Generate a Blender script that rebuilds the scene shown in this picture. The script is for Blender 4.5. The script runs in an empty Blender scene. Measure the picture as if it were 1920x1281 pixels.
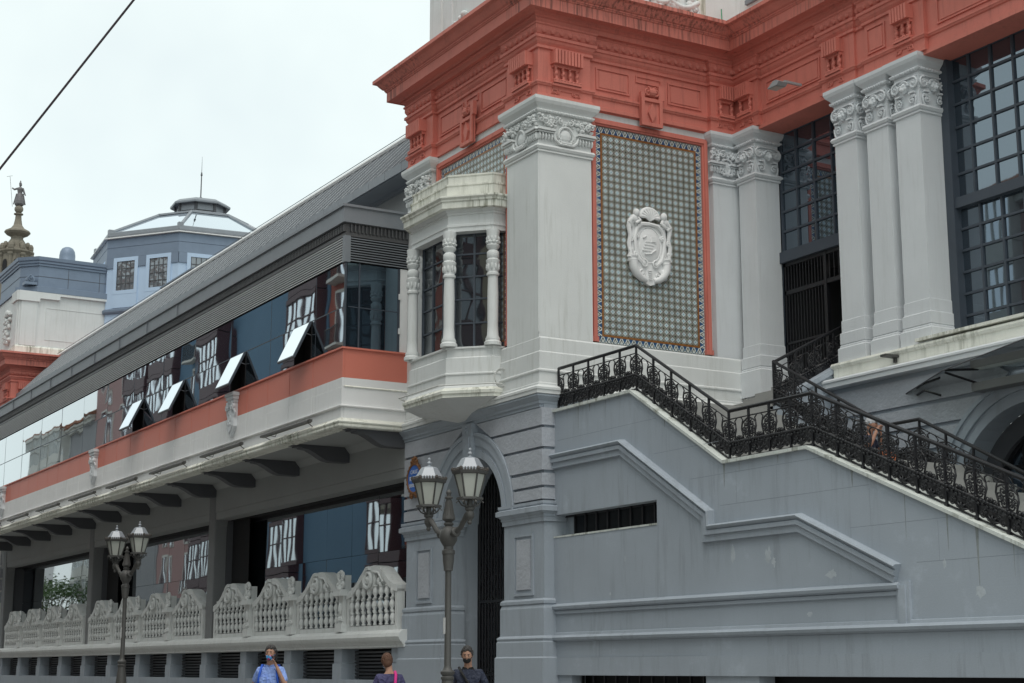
import bpy, math, random
from mathutils import Vector, Matrix
random.seed(7)
S = bpy.context.scene
R = math.radians
PI = math.pi

# ------------------------------------------------------------------ camera, sky, sun, exposure
cam = bpy.data.cameras.new("camera"); cam_o = bpy.data.objects.new("camera", cam)
S.collection.objects.link(cam_o)
cam.sensor_width = 36.0; cam.lens = 3027.0 / 1920.0 * 36.0
cam.clip_start = 0.1; cam.clip_end = 2000.0
CAMZ = 1.45
cam_o.location = (0, 0, CAMZ)
_yaw, _pitch = R(30.1), math.atan(615 / 3027.0)
_f = Vector((-math.cos(_yaw) * math.cos(_pitch), math.sin(_yaw) * math.cos(_pitch), math.sin(_pitch)))
cam_o.rotation_euler = _f.to_track_quat('-Z', 'Y').to_euler()
S.camera = cam_o
S.render.resolution_x, S.render.resolution_y = 1024, 683

SUN_EL, SUN_AZ = R(64), R(118)    # azimuth measured from +Y (behind the market) towards +X; veiled by thin cloud
world = bpy.data.worlds.new("World"); S.world = world; world.use_nodes = True
wn, wl = world.node_tree.nodes, world.node_tree.links
wn.clear()
w_out = wn.new("ShaderNodeOutputWorld"); w_bg = wn.new("ShaderNodeBackground")
sky = wn.new("ShaderNodeTexSky"); sky.sky_type = 'NISHITA'; sky.sun_disc = False
sky.sun_elevation = SUN_EL; sky.sun_rotation = SUN_AZ
sky.air_density = 1.0; sky.dust_density = 3.0; sky.ozone_density = 1.0; sky.altitude = 20
# thin bright overcast veil laid over the clear sky everywhere, broken by soft noise
tc = wn.new("ShaderNodeTexCoord"); nz = wn.new("ShaderNodeTexNoise")
nz.inputs["Scale"].default_value = 2.2; nz.inputs["Detail"].default_value = 5; nz.inputs["Roughness"].default_value = 0.55
rmp = wn.new("ShaderNodeMapRange")
rmp.inputs["From Min"].default_value = 0.30; rmp.inputs["From Max"].default_value = 0.62
rmp.inputs["To Min"].default_value = 0.62; rmp.inputs["To Max"].default_value = 0.92
mixc = wn.new("ShaderNodeMix"); mixc.data_type = 'RGBA'
mixc.inputs["B"].default_value = (7.7, 8.45, 8.15, 1)
wl.new(tc.outputs["Generated"], nz.inputs["Vector"]); wl.new(nz.outputs["Fac"], rmp.inputs["Value"])
wl.new(rmp.outputs["Result"], mixc.inputs["Factor"]); wl.new(sky.outputs["Color"], mixc.inputs["A"])
wl.new(mixc.outputs["Result"], w_bg.inputs["Color"])
w_bg.inputs["Strength"].default_value = 0.10
wl.new(w_bg.outputs["Background"], w_out.inputs["Surface"])

sun_d = bpy.data.lights.new("sun", 'SUN'); sun_d.energy = 0.85; sun_d.angle = R(34); sun_d.color = (1.0, 0.95, 0.88)
sun_o = bpy.data.objects.new("sun", sun_d); S.collection.objects.link(sun_o)
sd = Vector((math.sin(SUN_AZ) * math.cos(SUN_EL), math.cos(SUN_AZ) * math.cos(SUN_EL), math.sin(SUN_EL)))
sun_o.rotation_euler = sd.to_track_quat('Z', 'Y').to_euler(); sun_o.location = (0, 0, 60)
S.view_settings.view_transform = 'Standard'; S.view_settings.look = 'None'
S.view_settings.gamma = 1.0; S.view_settings.exposure = 0.46
S.cycles.max_bounces = 6; S.cycles.glossy_bounces = 3; S.cycles.transparent_max_bounces = 8

# ------------------------------------------------------------------ materials
def _new(name):
    m = bpy.data.materials.new(name); m.use_nodes = True
    n, l = m.node_tree.nodes, m.node_tree.links
    return m, n, l, n["Principled BSDF"]
def nd(n, t, **kw):
    o = n.new(t)
    for k, v in kw.items():
        if k in o.inputs: o.inputs[k].default_value = v
        else: setattr(o, k, v)
    return o
def mth(n, l, op, a, b=None, c=None, clamp=False):
    o = n.new("ShaderNodeMath"); o.operation = op; o.use_clamp = clamp
    for i, v in enumerate((a, b, c)):
        if v is None: continue
        if isinstance(v, (int, float)): o.inputs[i].default_value = v
        else: l.new(v, o.inputs[i])
    return o.outputs[0]
def mixcol(n, l, fac, a, b):
    o = n.new("ShaderNodeMix"); o.data_type = 'RGBA'
    for k, v in (("Factor", fac), ("A", a), ("B", b)):
        if isinstance(v, (tuple, float, int)):
            o.inputs[k].default_value = v if not isinstance(v, tuple) else (*v, 1) if len(v) == 3 else v
        else: l.new(v, o.inputs[k])
    return o.outputs["Result"]
def paint(name, col, rough=0.75, var=0.10, scale=1.5, grain=30, bump=0.15, streak=0.0, streak_col=(0.05, 0.05, 0.035), sfreq=5.0, spread=0.0, patch=0.0):
    """weathered paint/stone: broad blotches, fine grain, vertical run-off streaks"""
    m, n, l, b = _new(name)
    co = n.new("ShaderNodeTexCoord").outputs["Object"]
    a = nd(n, "ShaderNodeTexNoise", Scale=scale, Detail=6, Roughness=0.6); l.new(co, a.inputs["Vector"])
    g = nd(n, "ShaderNodeTexNoise", Scale=grain, Detail=3); l.new(co, g.inputs["Vector"])
    f1 = mth(n, l, 'MULTIPLY_ADD', a.outputs["Fac"], var * 3.2, 1 - var * 1.6)
    f2 = mth(n, l, 'MULTIPLY_ADD', g.outputs["Fac"], var * 1.2, 1 - var * 0.6)
    f = mth(n, l, 'MULTIPLY', f1, f2)
    sc = nd(n, "ShaderNodeVectorMath", operation='SCALE'); sc.inputs[0].default_value = col[:3]
    l.new(f, sc.inputs["Scale"])
    out = sc.outputs[0]
    if streak > 0:
        mp = nd(n, "ShaderNodeMapping"); mp.inputs["Scale"].default_value = (sfreq, sfreq, 0.35); l.new(co, mp.inputs["Vector"])
        s1 = nd(n, "ShaderNodeTexNoise", Scale=1.6, Detail=4, Roughness=0.7); l.new(mp.outputs["Vector"], s1.inputs["Vector"])
        s2 = nd(n, "ShaderNodeTexNoise", Scale=0.5, Detail=2); l.new(co, s2.inputs["Vector"])
        k = mth(n, l, 'MULTIPLY', mth(n, l, 'SUBTRACT', s1.outputs["Fac"], 0.5 - spread, clamp=True), 6.0, clamp=True)
        k2 = mth(n, l, 'MULTIPLY', mth(n, l, 'SUBTRACT', s2.outputs["Fac"], 0.38 - spread, clamp=True), 5.0, clamp=True)
        k = mth(n, l, 'MULTIPLY', mth(n, l, 'MULTIPLY', k, k2), streak)
        out = mixcol(n, l, k, out, streak_col)
    if patch > 0:
        p = nd(n, "ShaderNodeTexNoise", Scale=0.9, Detail=7, Roughness=0.72); l.new(co, p.inputs["Vector"])
        k = mth(n, l, 'MULTIPLY', mth(n, l, 'SUBTRACT', p.outputs["Fac"], 0.60, clamp=True), 9.0, clamp=True)
        out = mixcol(n, l, mth(n, l, 'MULTIPLY', k, patch), out, tuple(min(1, c * 1.5 + 0.03) for c in col[:3]))
    l.new(out, b.inputs["Base Color"]); b.inputs["Roughness"].default_value = rough
    if bump > 0:
        bp = nd(n, "ShaderNodeBump", Strength=bump, Distance=0.01); l.new(g.outputs["Fac"], bp.inputs["Height"])
        l.new(bp.outputs["Normal"], b.inputs["Normal"])
    return m
def metal(name, col, rough=0.4, metallic=0.6, var=0.1):
    m = paint(name, col, rough, var, 2.0, 40, 0.05)
    m.node_tree.nodes["Principled BSDF"].inputs["Metallic"].default_value = metallic
    return m
def glass(name, tint=(0.015, 0.02, 0.025), refl=0.5, wav=0.02, wscale=0.8, rcol=(0.9, 0.95, 1.0), rough=0.015):
    """coated pane: dark body under a mirror-like coat, slightly wavy like real sheets"""
    m, n, l, b = _new(name); n.remove(b)
    out = n["Material Output"]
    co = n.new("ShaderNodeTexCoord").outputs["Object"]
    nz_ = nd(n, "ShaderNodeTexNoise", Scale=wscale, Detail=1.0); l.new(co, nz_.inputs["Vector"])
    bp = nd(n, "ShaderNodeBump", Strength=1.0, Distance=wav); l.new(nz_.outputs["Fac"], bp.inputs["Height"])
    d = nd(n, "ShaderNodeBsdfDiffuse", Color=(*tint, 1)); g = nd(n, "ShaderNodeBsdfGlossy", Color=(*rcol, 1), Roughness=rough)
    l.new(bp.outputs["Normal"], g.inputs["Normal"])
    fr = nd(n, "ShaderNodeFresnel", IOR=1.5)
    k = mth(n, l, 'ADD', fr.outputs[0], refl, clamp=True)
    mx = n.new("ShaderNodeMixShader"); l.new(k, mx.inputs[0]); l.new(d.outputs[0], mx.inputs[1]); l.new(g.outputs[0], mx.inputs[2])
    l.new(mx.outputs[0], out.inputs["Surface"])
    return m
def clear_glass(name, tint=(0.62, 0.75, 0.72), refl=0.08):
    m, n, l, b = _new(name); n.remove(b); out = n["Material Output"]
    t = nd(n, "ShaderNodeBsdfTransparent", Color=(*tint, 1)); g = nd(n, "ShaderNodeBsdfGlossy", Roughness=0.02)
    fr = nd(n, "ShaderNodeFresnel", IOR=1.5); k = mth(n, l, 'ADD', fr.outputs[0], refl, clamp=True)
    mx = n.new("ShaderNodeMixShader"); l.new(k, mx.inputs[0]); l.new(t.outputs[0], mx.inputs[1]); l.new(g.outputs[0], mx.inputs[2])
    l.new(mx.outputs[0], out.inputs["Surface"]); return m
def tile_mat(name, border=False, pale=False):
    m, n, l, b = _new(name)
    uv = n.new("ShaderNodeUVMap").outputs["UV"]
    sp = n.new("ShaderNodeSeparateXYZ"); l.new(uv, sp.inputs[0])
    u, v = sp.outputs[0], sp.outputs[1]
    if not border:
        a = mth(n, l, 'ABSOLUTE', mth(n, l, 'SUBTRACT', u, 0.5)); c = mth(n, l, 'ABSOLUTE', mth(n, l, 'SUBTRACT', v, 0.5))
        s = mth(n, l, 'ADD', a, c)
        rad = mth(n, l, 'SQRT', mth(n, l, 'ADD', mth(n, l, 'MULTIPLY', a, a), mth(n, l, 'MULTIPLY', c, c)))
        ac, cc = mth(n, l, 'SUBTRACT', 0.5, a), mth(n, l, 'SUBTRACT', 0.5, c)
        rc = mth(n, l, 'SQRT', mth(n, l, 'ADD', mth(n, l, 'MULTIPLY', ac, ac), mth(n, l, 'MULTIPLY', cc, cc)))
        ang = mth(n, l, 'ARCTAN2', mth(n, l, 'SUBTRACT', v, 0.5), mth(n, l, 'SUBTRACT', u, 0.5))
        pet = mth(n, l, 'COSINE', mth(n, l, 'MULTIPLY', ang, 8.0))
        fl = mth(n, l, 'LESS_THAN', rad, mth(n, l, 'MULTIPLY_ADD', pet, 0.08, 0.36))
        white = (0.52, 0.61, 0.62); blue = (0.10, 0.27, 0.42); green = (0.06, 0.10, 0.045); red = (0.16, 0.035, 0.03); dark = (0.02, 0.016, 0.014)
        inner = mixcol(n, l, fl, (0.33, 0.43, 0.46), white)
        inner = mixcol(n, l, mth(n, l, 'LESS_THAN', rad, 0.09), inner, blue)
        corner = mixcol(n, l, mth(n, l, 'LESS_THAN', rc, 0.27), (0.40, 0.40, 0.36), (0.13, 0.16, 0.12))
        corner = mixcol(n, l, mth(n, l, 'LESS_THAN', rc, 0.19), corner, (0.34, 0.35, 0.29))
        corner = mixcol(n, l, mth(n, l, 'LESS_THAN', rc, 0.10), corner, dark)
        col = mixcol(n, l, mth(n, l, 'GREATER_THAN', s, 0.5), inner, corner)
        edge = mth(n, l, 'LESS_THAN', mth(n, l, 'ABSOLUTE', mth(n, l, 'SUBTRACT', s, 0.5)), 0.05)
        col = mixcol(n, l, edge, col, red)
        edge2 = mth(n, l, 'LESS_THAN', mth(n, l, 'ABSOLUTE', mth(n, l, 'SUBTRACT', s, 0.5)), 0.02)
        col = mixcol(n, l, edge2, col, dark)
    else:
        w = mth(n, l, 'ABSOLUTE', mth(n, l, 'SUBTRACT', u, 0.5))
        tri = mth(n, l, 'LESS_THAN', mth(n, l, 'ADD', w, mth(n, l, 'MULTIPLY', v, 0.45)), 0.36)
        col = mixcol(n, l, tri, (0.66, 0.68, 0.64), (0.025, 0.085, 0.20))
        x = mth(n, l, 'LESS_THAN', mth(n, l, 'ABSOLUTE', mth(n, l, 'SUBTRACT', mth(n, l, 'ADD', w, mth(n, l, 'MULTIPLY', v, 0.5)), 0.62)), 0.06)
        col = mixcol(n, l, x, col, (0.03, 0.03, 0.03))
        x2 = mth(n, l, 'LESS_THAN', mth(n, l, 'ABSOLUTE', mth(n, l, 'SUBTRACT', mth(n, l, 'SUBTRACT', v, w), 0.55)), 0.07)
        col = mixcol(n, l, x2, col, (0.05, 0.14, 0.22))
    ge = n.new("ShaderNodeNewGeometry"); wnz = nd(n, "ShaderNodeTexNoise", Scale=2.3, Detail=3); l.new(ge.outputs["Position"], wnz.inputs["Vector"])
    oi = n.new("ShaderNodeObjectInfo")
    k = mth(n, l, 'ADD', mth(n, l, 'MULTIPLY_ADD', wnz.outputs["Fac"], 0.5, 0.62), mth(n, l, 'MULTIPLY', oi.outputs["Random"], 0.22))
    vs = n.new("ShaderNodeVectorMath"); vs.operation = 'SCALE'; l.new(col, vs.inputs[0]); l.new(k, vs.inputs["Scale"])
    l.new(vs.outputs[0], b.inputs["Base Color"]); b.inputs["Roughness"].default_value = 0.28
    return m

M = {}
M['white'] = paint("white_plaster", (0.68, 0.695, 0.69), 0.8, 0.07, 0.9, 45, 0.25, streak=0.22, streak_col=(0.25, 0.25, 0.19), patch=0.0)
M['white_dirty'] = paint("mossy_plaster", (0.770, 0.770, 0.700), 0.85, 0.12, 1.5, 35, 0.3, streak=0.75, streak_col=(0.11, 0.115, 0.055), sfreq=4, spread=0.03)
M['pillar'] = paint("pillar_plaster", (0.658, 0.679, 0.700), 0.8, 0.07, 0.8, 50, 0.3, streak=0.12, streak_col=(0.25, 0.25, 0.22))
M['blue'] = paint("grey_blue_paint", (0.345, 0.385, 0.435), 0.7, 0.11, 0.45, 40, 0.25, streak=0.45, streak_col=(0.22, 0.24, 0.265), sfreq=3.2, patch=0.3)
M['blue_rough'] = paint("grey_blue_roughcast", (0.406, 0.427, 0.469), 0.85, 0.12, 2, 13, 1.6)
M['blue_moss'] = paint("stained_coping", (0.588, 0.616, 0.588), 0.85, 0.2, 2.0, 35, 0.3, streak=0.7, streak_col=(0.10, 0.10, 0.06), sfreq=3, spread=0.0)
M['red'] = paint("red_oxide_paint", (0.61, 0.188, 0.145), 0.7, 0.13, 0.7, 40, 0.15, streak=0.25, streak_col=(0.16, 0.04, 0.03))
M['red_dirty'] = paint("red_stained", (0.60, 0.188, 0.145), 0.7, 0.15, 1.5, 40, 0.15, streak=0.75, streak_col=(0.09, 0.04, 0.03), sfreq=9, spread=0.03)
M['red_panel'] = paint("red_cladding", (0.658, 0.203, 0.147), 0.45, 0.05, 0.5, 60, 0.02)
M['white_panel'] = paint("white_cladding", (0.800, 0.800, 0.800), 0.7, 0.06, 0.6, 50, 0.05, streak=0.15, streak_col=(0.3, 0.3, 0.24))
M['zinc'] = metal("grey_zinc", (0.247, 0.267, 0.293), 0.45, 0.35)
M['zinc_blue'] = metal("blue_zinc", (0.189, 0.240, 0.319), 0.5, 0.3)
M['drum_blue'] = paint("pale_blue_render", (0.462, 0.588, 0.756), 0.75, 0.07, 0.6, 40, 0.1)
M['louver'] = metal("louver_metal", (0.115, 0.115, 0.12), 0.4, 0.35)
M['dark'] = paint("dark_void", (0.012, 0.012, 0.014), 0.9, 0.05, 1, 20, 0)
M['interior'] = paint("dim_interior", (0.05, 0.05, 0.052), 0.9, 0.1, 1, 20, 0)
M['concrete'] = paint("grey_soffit", (0.31, 0.32, 0.32), 0.85, 0.07, 0.8, 30, 0.15)
M['bracket'] = paint("dark_grey_bracket", (0.085, 0.088, 0.098), 0.7, 0.1, 1, 30, 0.1)
M['column_grey'] = paint("column_grey", (0.20, 0.205, 0.21), 0.7, 0.08, 1, 30, 0.1)
M['frame'] = paint("window_frame_paint", (0.055, 0.068, 0.088), 0.5, 0.08, 2, 30, 0.02)
M['iron'] = paint("black_cast_iron", (0.012, 0.012, 0.015), 0.42, 0.3, 6, 40, 0.15)
M['lamp_iron'] = paint("lamp_grey_iron", (0.07, 0.068, 0.065), 0.5, 0.2, 4, 40, 0.1)
M['lamp_rust'] = paint("lamp_gallery_iron", (0.06, 0.05, 0.043), 0.6, 0.4, 8, 40, 0.1)
M['lamp_hood'] = metal("lamp_hood_grey", (0.30, 0.32, 0.35), 0.4, 0.2)
M['frost'] = paint("frosted_lamp_glass", (0.45, 0.46, 0.42), 0.35, 0.06, 4, 20, 0)
M['stone'] = paint("church_stone", (0.20, 0.18, 0.145), 0.9, 0.28, 1.2, 12, 0.5, streak=0.6, streak_col=(0.06, 0.055, 0.05), sfreq=2)
M['bronze'] = paint("bronze_figure", (0.12, 0.115, 0.12), 0.5, 0.2, 5, 20, 0.1)
M['tile'] = tile_mat("glazed_flower_tile"); M['tile_b'] = tile_mat("glazed_border_tile", True)
M['ochre'] = paint("ochre_line_tile", (0.28, 0.115, 0.03), 0.3, 0.12, 6, 30, 0)
M['grout'] = paint("tile_bed", (0.20, 0.19, 0.17), 0.9)
M['relief'] = paint("white_relief", (0.800, 0.800, 0.800), 0.7, 0.06, 3, 40, 0.15)
M['glass'] = glass("coated_glass", (0.012, 0.016, 0.02), 0.42, 0.006, 0.55)
M['scuff'] = paint("flaked_paint", (0.44, 0.48, 0.515), 0.8, 0.2, 6, 40, 0.1)
M['moss_stain'] = paint("moss_stain", (0.25, 0.27, 0.27), 0.9, 0.3, 6, 40, 0.1)
M['joint'] = paint("scored_joint", (0.24, 0.265, 0.30), 0.8)
M['glass_dark'] = glass("dark_glass", (0.01, 0.011, 0.013), 0.0, 0.0, 1, (0.3, 0.33, 0.36), 0.25)
M['seam'] = metal("glint_seam", (0.62, 0.64, 0.66), 0.3, 0.5)  # pale colour stands in for the glint on the metal seams
M['roof_sheet'] = paint("roof_sheet", (0.055, 0.062, 0.075), 0.7, 0.2, 1.2, 20, 0.0)  # dull near-black, so the painted seam glints stand out
M['slat'] = metal("lit_slat", (0.60, 0.61, 0.62), 0.4, 0.2)  # paler colour imitates the top light on the front louvre slats
M['glass_side'] = glass("side_glass", (0.015, 0.022, 0.03), 0.30, 0.004, 0.4, (0.55, 0.75, 0.9))
M['glass_low'] = glass("ground_glass", (0.012, 0.015, 0.018), 0.30, 0.0035, 0.6)
M['glass_old'] = glass("pavilion_glass", (0.02, 0.024, 0.028), 0.16, 0.006, 1.2)
M['glass_win'] = glass("portal_glass", (0.02, 0.026, 0.034), 0.17, 0.004, 0.8, (0.72, 0.86, 1.0))
M['mirror_sash'] = glass("sash_glass", (0.03, 0.04, 0.05), 0.75, 0.0, 1)
M['canopy'] = clear_glass("canopy_glass", (0.74, 0.86, 0.83), 0.16)
M['roof_glass'] = glass("rotunda_glass", (0.20, 0.27, 0.28), 0.62, 0.0, 1)
M['old_glass'] = glass("leaded_glass", (0.14, 0.16, 0.18), 0.12, 0.02, 3)
M['asphalt'] = paint("pale_setts", (0.16, 0.158, 0.155), 0.9, 0.2, 0.6, 60, 0.5)
M['paving'] = paint("paving", (0.26, 0.255, 0.245), 0.85, 0.12, 0.8, 40, 0.3)
M['kerb'] = paint("kerb_stone", (0.30, 0.30, 0.29), 0.85, 0.1, 1, 40, 0.3)
M['cable'] = paint("cable_rubber", (0.035, 0.022, 0.03), 0.6)
M['cord_white'] = paint("white_cord", (0.6, 0.6, 0.58), 0.5)
M['green_cord'] = paint("green_hose", (0.05, 0.25, 0.13), 0.5)
M['flood'] = paint("floodlight_housing", (0.33, 0.35, 0.36), 0.45)
M['blue_sign'] = paint("enamel_blue", (0.02, 0.13, 0.50), 0.3, 0.03)
M['sign_frame'] = paint("sign_frame", (0.20, 0.085, 0.03), 0.6, 0.3, 20, 60, 0.4)
M['sign_white'] = paint("sign_lettering", (0.75, 0.78, 0.80), 0.4, 0.02)
M['sticker'] = paint("paper_sticker", (0.6, 0.6, 0.6), 0.7, 0.3, 60, 80, 0)
M['rooftile'] = paint("clay_roof_tile", (0.25, 0.115, 0.07), 0.85, 0.25, 2, 20, 0.3)
for k, c in dict(house_red=(0.30, 0.085, 0.06), house_blue=(0.105, 0.19, 0.28), house_pink=(0.36, 0.22, 0.21), house_white=(0.55, 0.56, 0.56), house_grey=(0.27, 0.27, 0.28), house_cream=(0.50, 0.44, 0.33)).items():
    M[k] = paint(k + "_render", c, 0.8, 0.07, 0.5, 30, 0.1)
M['maroon'] = paint("maroon_gallery", (0.07, 0.028, 0.035), 0.5)
M['trim'] = paint("pale_trim", (0.58, 0.57, 0.53), 0.75)
M['house_glass'] = glass("house_glass", (0.11, 0.14, 0.17), 0.12, 0.0, 1)
M['bark'] = paint("bark", (0.09, 0.07, 0.05), 0.9, 0.2, 4, 20, 0.5)
M['leaf'] = paint("leaf", (0.06, 0.115, 0.028), 0.6, 0.35, 1.2, 9, 0)
for k, c in dict(skin=(0.42, 0.235, 0.165), skin_dark=(0.33, 0.17, 0.115), hair_dark=(0.028, 0.024, 0.022), hair_brown=(0.10, 0.045, 0.025), hair_grey=(0.05, 0.046, 0.045), shirt_blue=(0.26, 0.38, 0.78), polo_navy=(0.022, 0.028, 0.055), tee_purple=(0.06, 0.055, 0.14), jeans=(0.04, 0.055, 0.10), black_cloth=(0.012, 0.012, 0.013), pink=(0.65, 0.03, 0.25), bag_blue=(0.02, 0.10, 0.55), shoe=(0.03, 0.03, 0.03), cap=(0.45, 0.45, 0.47), orange_top=(0.40, 0.12, 0.05), mask_blue=(0.10, 0.30, 0.50), buckle=(0.7, 0.7, 0.7), phone=(0.01, 0.01, 0.012)).items():
    M[k] = paint(k, c, 0.7, 0.16, 7, 60, 0.1)
    if k.startswith(('shirt', 'polo', 'tee', 'jeans', 'black', 'orange')):      # cloth: soft creases
        n_, l_ = M[k].node_tree.nodes, M[k].node_tree.links; b_ = n_["Principled BSDF"]
        t_ = nd(n_, "ShaderNodeTexNoise", Scale=9.0, Detail=3, Distortion=1.2); l_.new(n_.new("ShaderNodeTexCoord").outputs["Object"], t_.inputs["Vector"])
        p_ = nd(n_, "ShaderNodeBump", Strength=1.0, Distance=0.05); l_.new(t_.outputs["Fac"], p_.inputs["Height"]); l_.new(p_.outputs["Normal"], b_.inputs["Normal"])

# ------------------------------------------------------------------ mesh builder
class MB:
    def __init__(s): s.v = []; s.f = []; s.uv = None
    def add(s, vs, fs):
        o = len(s.v); s.v += [tuple(p) for p in vs]; s.f += [tuple(i + o for i in f) for f in fs]; return s
    def box(s, x0, x1, y0, y1, z0, z1):
        if x0 > x1: x0, x1 = x1, x0
        if y0 > y1: y0, y1 = y1, y0
        if z0 > z1: z0, z1 = z1, z0
        return s.add([(x, y, z) for z in (z0, z1) for y in (y0, y1) for x in (x0, x1)],
                     [(0, 2, 3, 1), (4, 5, 7, 6), (0, 1, 5, 4), (2, 6, 7, 3), (0, 4, 6, 2), (1, 3, 7, 5)])
    def bbox(s, x0, x1, y0, y1, z0, z1, b=0.012):
        """box with chamfered vertical and horizontal edges"""
        pts = []
        for (zz, i) in ((z0, b), (z0 + b, 0), (z1 - b, 0), (z1, b)):
            a0, a1, c0, c1 = x0 + i, x1 - i, y0 + i, y1 - i; k = b
            pts.append([(a0 + k, c0, zz), (a1 - k, c0, zz), (a1, c0 + k, zz), (a1, c1 - k, zz), (a1 - k, c1, zz), (a0 + k, c1, zz), (a0, c1 - k, zz), (a0, c0 + k, zz)])
        vs = [p for r in pts for p in r]; fs = []
        for r in range(3):
            for i in range(8): j = (i + 1) % 8; fs.append((r * 8 + i, r * 8 + j, r * 8 + 8 + j, r * 8 + 8 + i))
        fs += [tuple(range(7, -1, -1)), tuple(range(24, 32))]
        return s.add(vs, fs)
    def prism(s, poly, fr, d0, d1):
        """poly (u,v) in frame fr=(O,U,V,N), extruded along N from d0 to d1"""
        O, U, V, N = fr; n = len(poly)
        vs = [O + U * u + V * v + N * d0 for u, v in poly] + [O + U * u + V * v + N * d1 for u, v in poly]
        fs = [tuple(range(n - 1, -1, -1)), tuple(range(n, 2 * n))] + [(i, (i + 1) % n, n + (i + 1) % n, n + i) for i in range(n)]
        return s.add(vs, fs)
    def fbox(s, fr, u0, u1, v0, v1, d0, d1): return s.prism([(u0, v0), (u1, v0), (u1, v1), (u0, v1)], fr, d0, d1)
    def panel(s, fr, u0, u1, v0, v1, d, w=0.05, depth=0.03):
        """raised picture-frame moulding on a face"""
        s.fbox(fr, u0, u1, v1 - w, v1, d - 0.01, d + depth); s.fbox(fr, u0, u1, v0, v0 + w, d - 0.01, d + depth)
        s.fbox(fr, u0, u0 + w, v0 + w, v1 - w, d - 0.01, d + depth); s.fbox(fr, u1 - w, u1, v0 + w, v1 - w, d - 0.01, d + depth); return s
    def sweep(s, prof, path, closed=False, cap=True):
        """profile [(out,z)] swept along plan path, outward = right-hand side"""
        n = len(path); rings = []
        for i, p in enumerate(path):
            p = Vector(p[:2]); d1 = d2 = None
            if i > 0 or closed: d1 = (p - Vector(path[i - 1][:2])).normalized()
            if i < n - 1 or closed: d2 = (Vector(path[(i + 1) % n][:2]) - p).normalized()
            d1 = d1 or d2; d2 = d2 or d1
            n1, n2 = Vector((d1.y, -d1.x)), Vector((d2.y, -d2.x))
            off = (n1 + n2) / max(0.25, 1 + n1.dot(n2))
            dz = path[i][2] if len(path[i]) > 2 else 0
            rings.append([(p.x + off.x * o, p.y + off.y * o, z + dz) for o, z in prof])
        k = len(prof); vs = [q for r in rings for q in r]; fs = []
        for i in range(n if closed else n - 1):
            a, b = i * k, ((i + 1) % n) * k
            for j in range(k - 1): fs.append((a + j, b + j, b + j + 1, a + j + 1))
        if cap and not closed:
            fs += [tuple(range(k)), tuple((n - 1) * k + j for j in range(k - 1, -1, -1))]
        return s.add(vs, fs)
    def tube(s, pts, r, seg=6, cap=True):
        pts = [Vector(p) for p in pts]; n = len(pts); rad = r if isinstance(r, (list, tuple)) else [r] * n
        vs = []; up = None
        for i, p in enumerate(pts):
            t = ((pts[min(i + 1, n - 1)] - pts[max(i - 1, 0)])).normalized()
            if up is None: up = t.orthogonal().normalized()
            up = (up - t * up.dot(t)); up = up.normalized() if up.length > 1e-6 else t.orthogonal().normalized()
            w = t.cross(up)
            vs += [p + (up * math.cos(a) + w * math.sin(a)) * rad[i] for a in [2 * PI * j / seg for j in range(seg)]]
        fs = [(i * seg + j, i * seg + (j + 1) % seg, (i + 1) * seg + (j + 1) % seg, (i + 1) * seg + j) for i in range(n - 1) for j in range(seg)]
        if cap: fs += [tuple(range(seg - 1, -1, -1)), tuple((n - 1) * seg + j for j in range(seg))]
        return s.add(vs, fs)
    def lathe(s, prof, c, seg=16, axis=None, cap=True, ph=0.0):
        """profile [(r,h)] turned about vertical (or axis) at c"""
        c = Vector(c); A = Vector(axis).normalized() if axis else Vector((0, 0, 1))
        U = Vector((1, 0, 0)) if not axis else A.orthogonal().normalized(); V = A.cross(U)
        vs = [c + A * h + (U * math.cos(a) + V * math.sin(a)) * r for r, h in prof for a in [ph + 2 * PI * j / seg for j in range(seg)]]
        fs = [(i * seg + j, i * seg + (j + 1) % seg, (i + 1) * seg + (j + 1) % seg, (i + 1) * seg + j) for i in range(len(prof) - 1) for j in range(seg)]
        if cap: fs += [tuple(range(seg - 1, -1, -1)), tuple((len(prof) - 1) * seg + j for j in range(seg))]
        return s.add(vs, fs)
    def blob(s, c, r, fr=None, seg=8, rings=5):
        c = Vector(c); U, V, N = (Vector((1, 0, 0)), Vector((0, 0, 1)), Vector((0, -1, 0))) if fr is None else fr[1:]
        vs = [c + V * r[1]]
        for i in range(1, rings):
            a = PI * i / rings
            vs += [c + V * r[1] * math.cos(a) + (U * r[0] * math.cos(b) + N * r[2] * math.sin(b)) * math.sin(a) for b in [2 * PI * j / seg for j in range(seg)]]
        vs.append(c - V * r[1]); L = len(vs) - 1
        fs = [(0, 1 + (j + 1) % seg, 1 + j) for j in range(seg)]
        for i in range(rings - 2):
            a, b = 1 + i * seg, 1 + (i + 1) * seg
            fs += [(a + j, a + (j + 1) % seg, b + (j + 1) % seg, b + j) for j in range(seg)]
        a = 1 + (rings - 2) * seg
        fs += [(L, a + j, a + (j + 1) % seg) for j in range(seg)]
        return s.add(vs, fs)
    def spiral(s, fr, u, v, r, turns, tr, d=0.0, sgn=1, a0=PI / 2, seg=5, eye=True, steps=None):
        """flat volute in the plane of fr"""
        O, U, V, N = fr; st = steps or int(turns * 11); pts = []; rad = []
        for i in range(st + 1):
            t = i / st; rr = r * (1 - 0.82 * t); a = a0 + sgn * 2 * PI * turns * t
            pts.append(O + U * (u + rr * math.cos(a)) + V * (v + rr * math.sin(a)) + N * d); rad.append(tr * (1 - 0.45 * t))
        s.tube(pts, rad, seg)
        if eye: s.blob(O + U * u + V * v + N * d, (tr * 1.25, tr * 1.25, tr * 1.5), fr, 6, 4)
        return s
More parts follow.
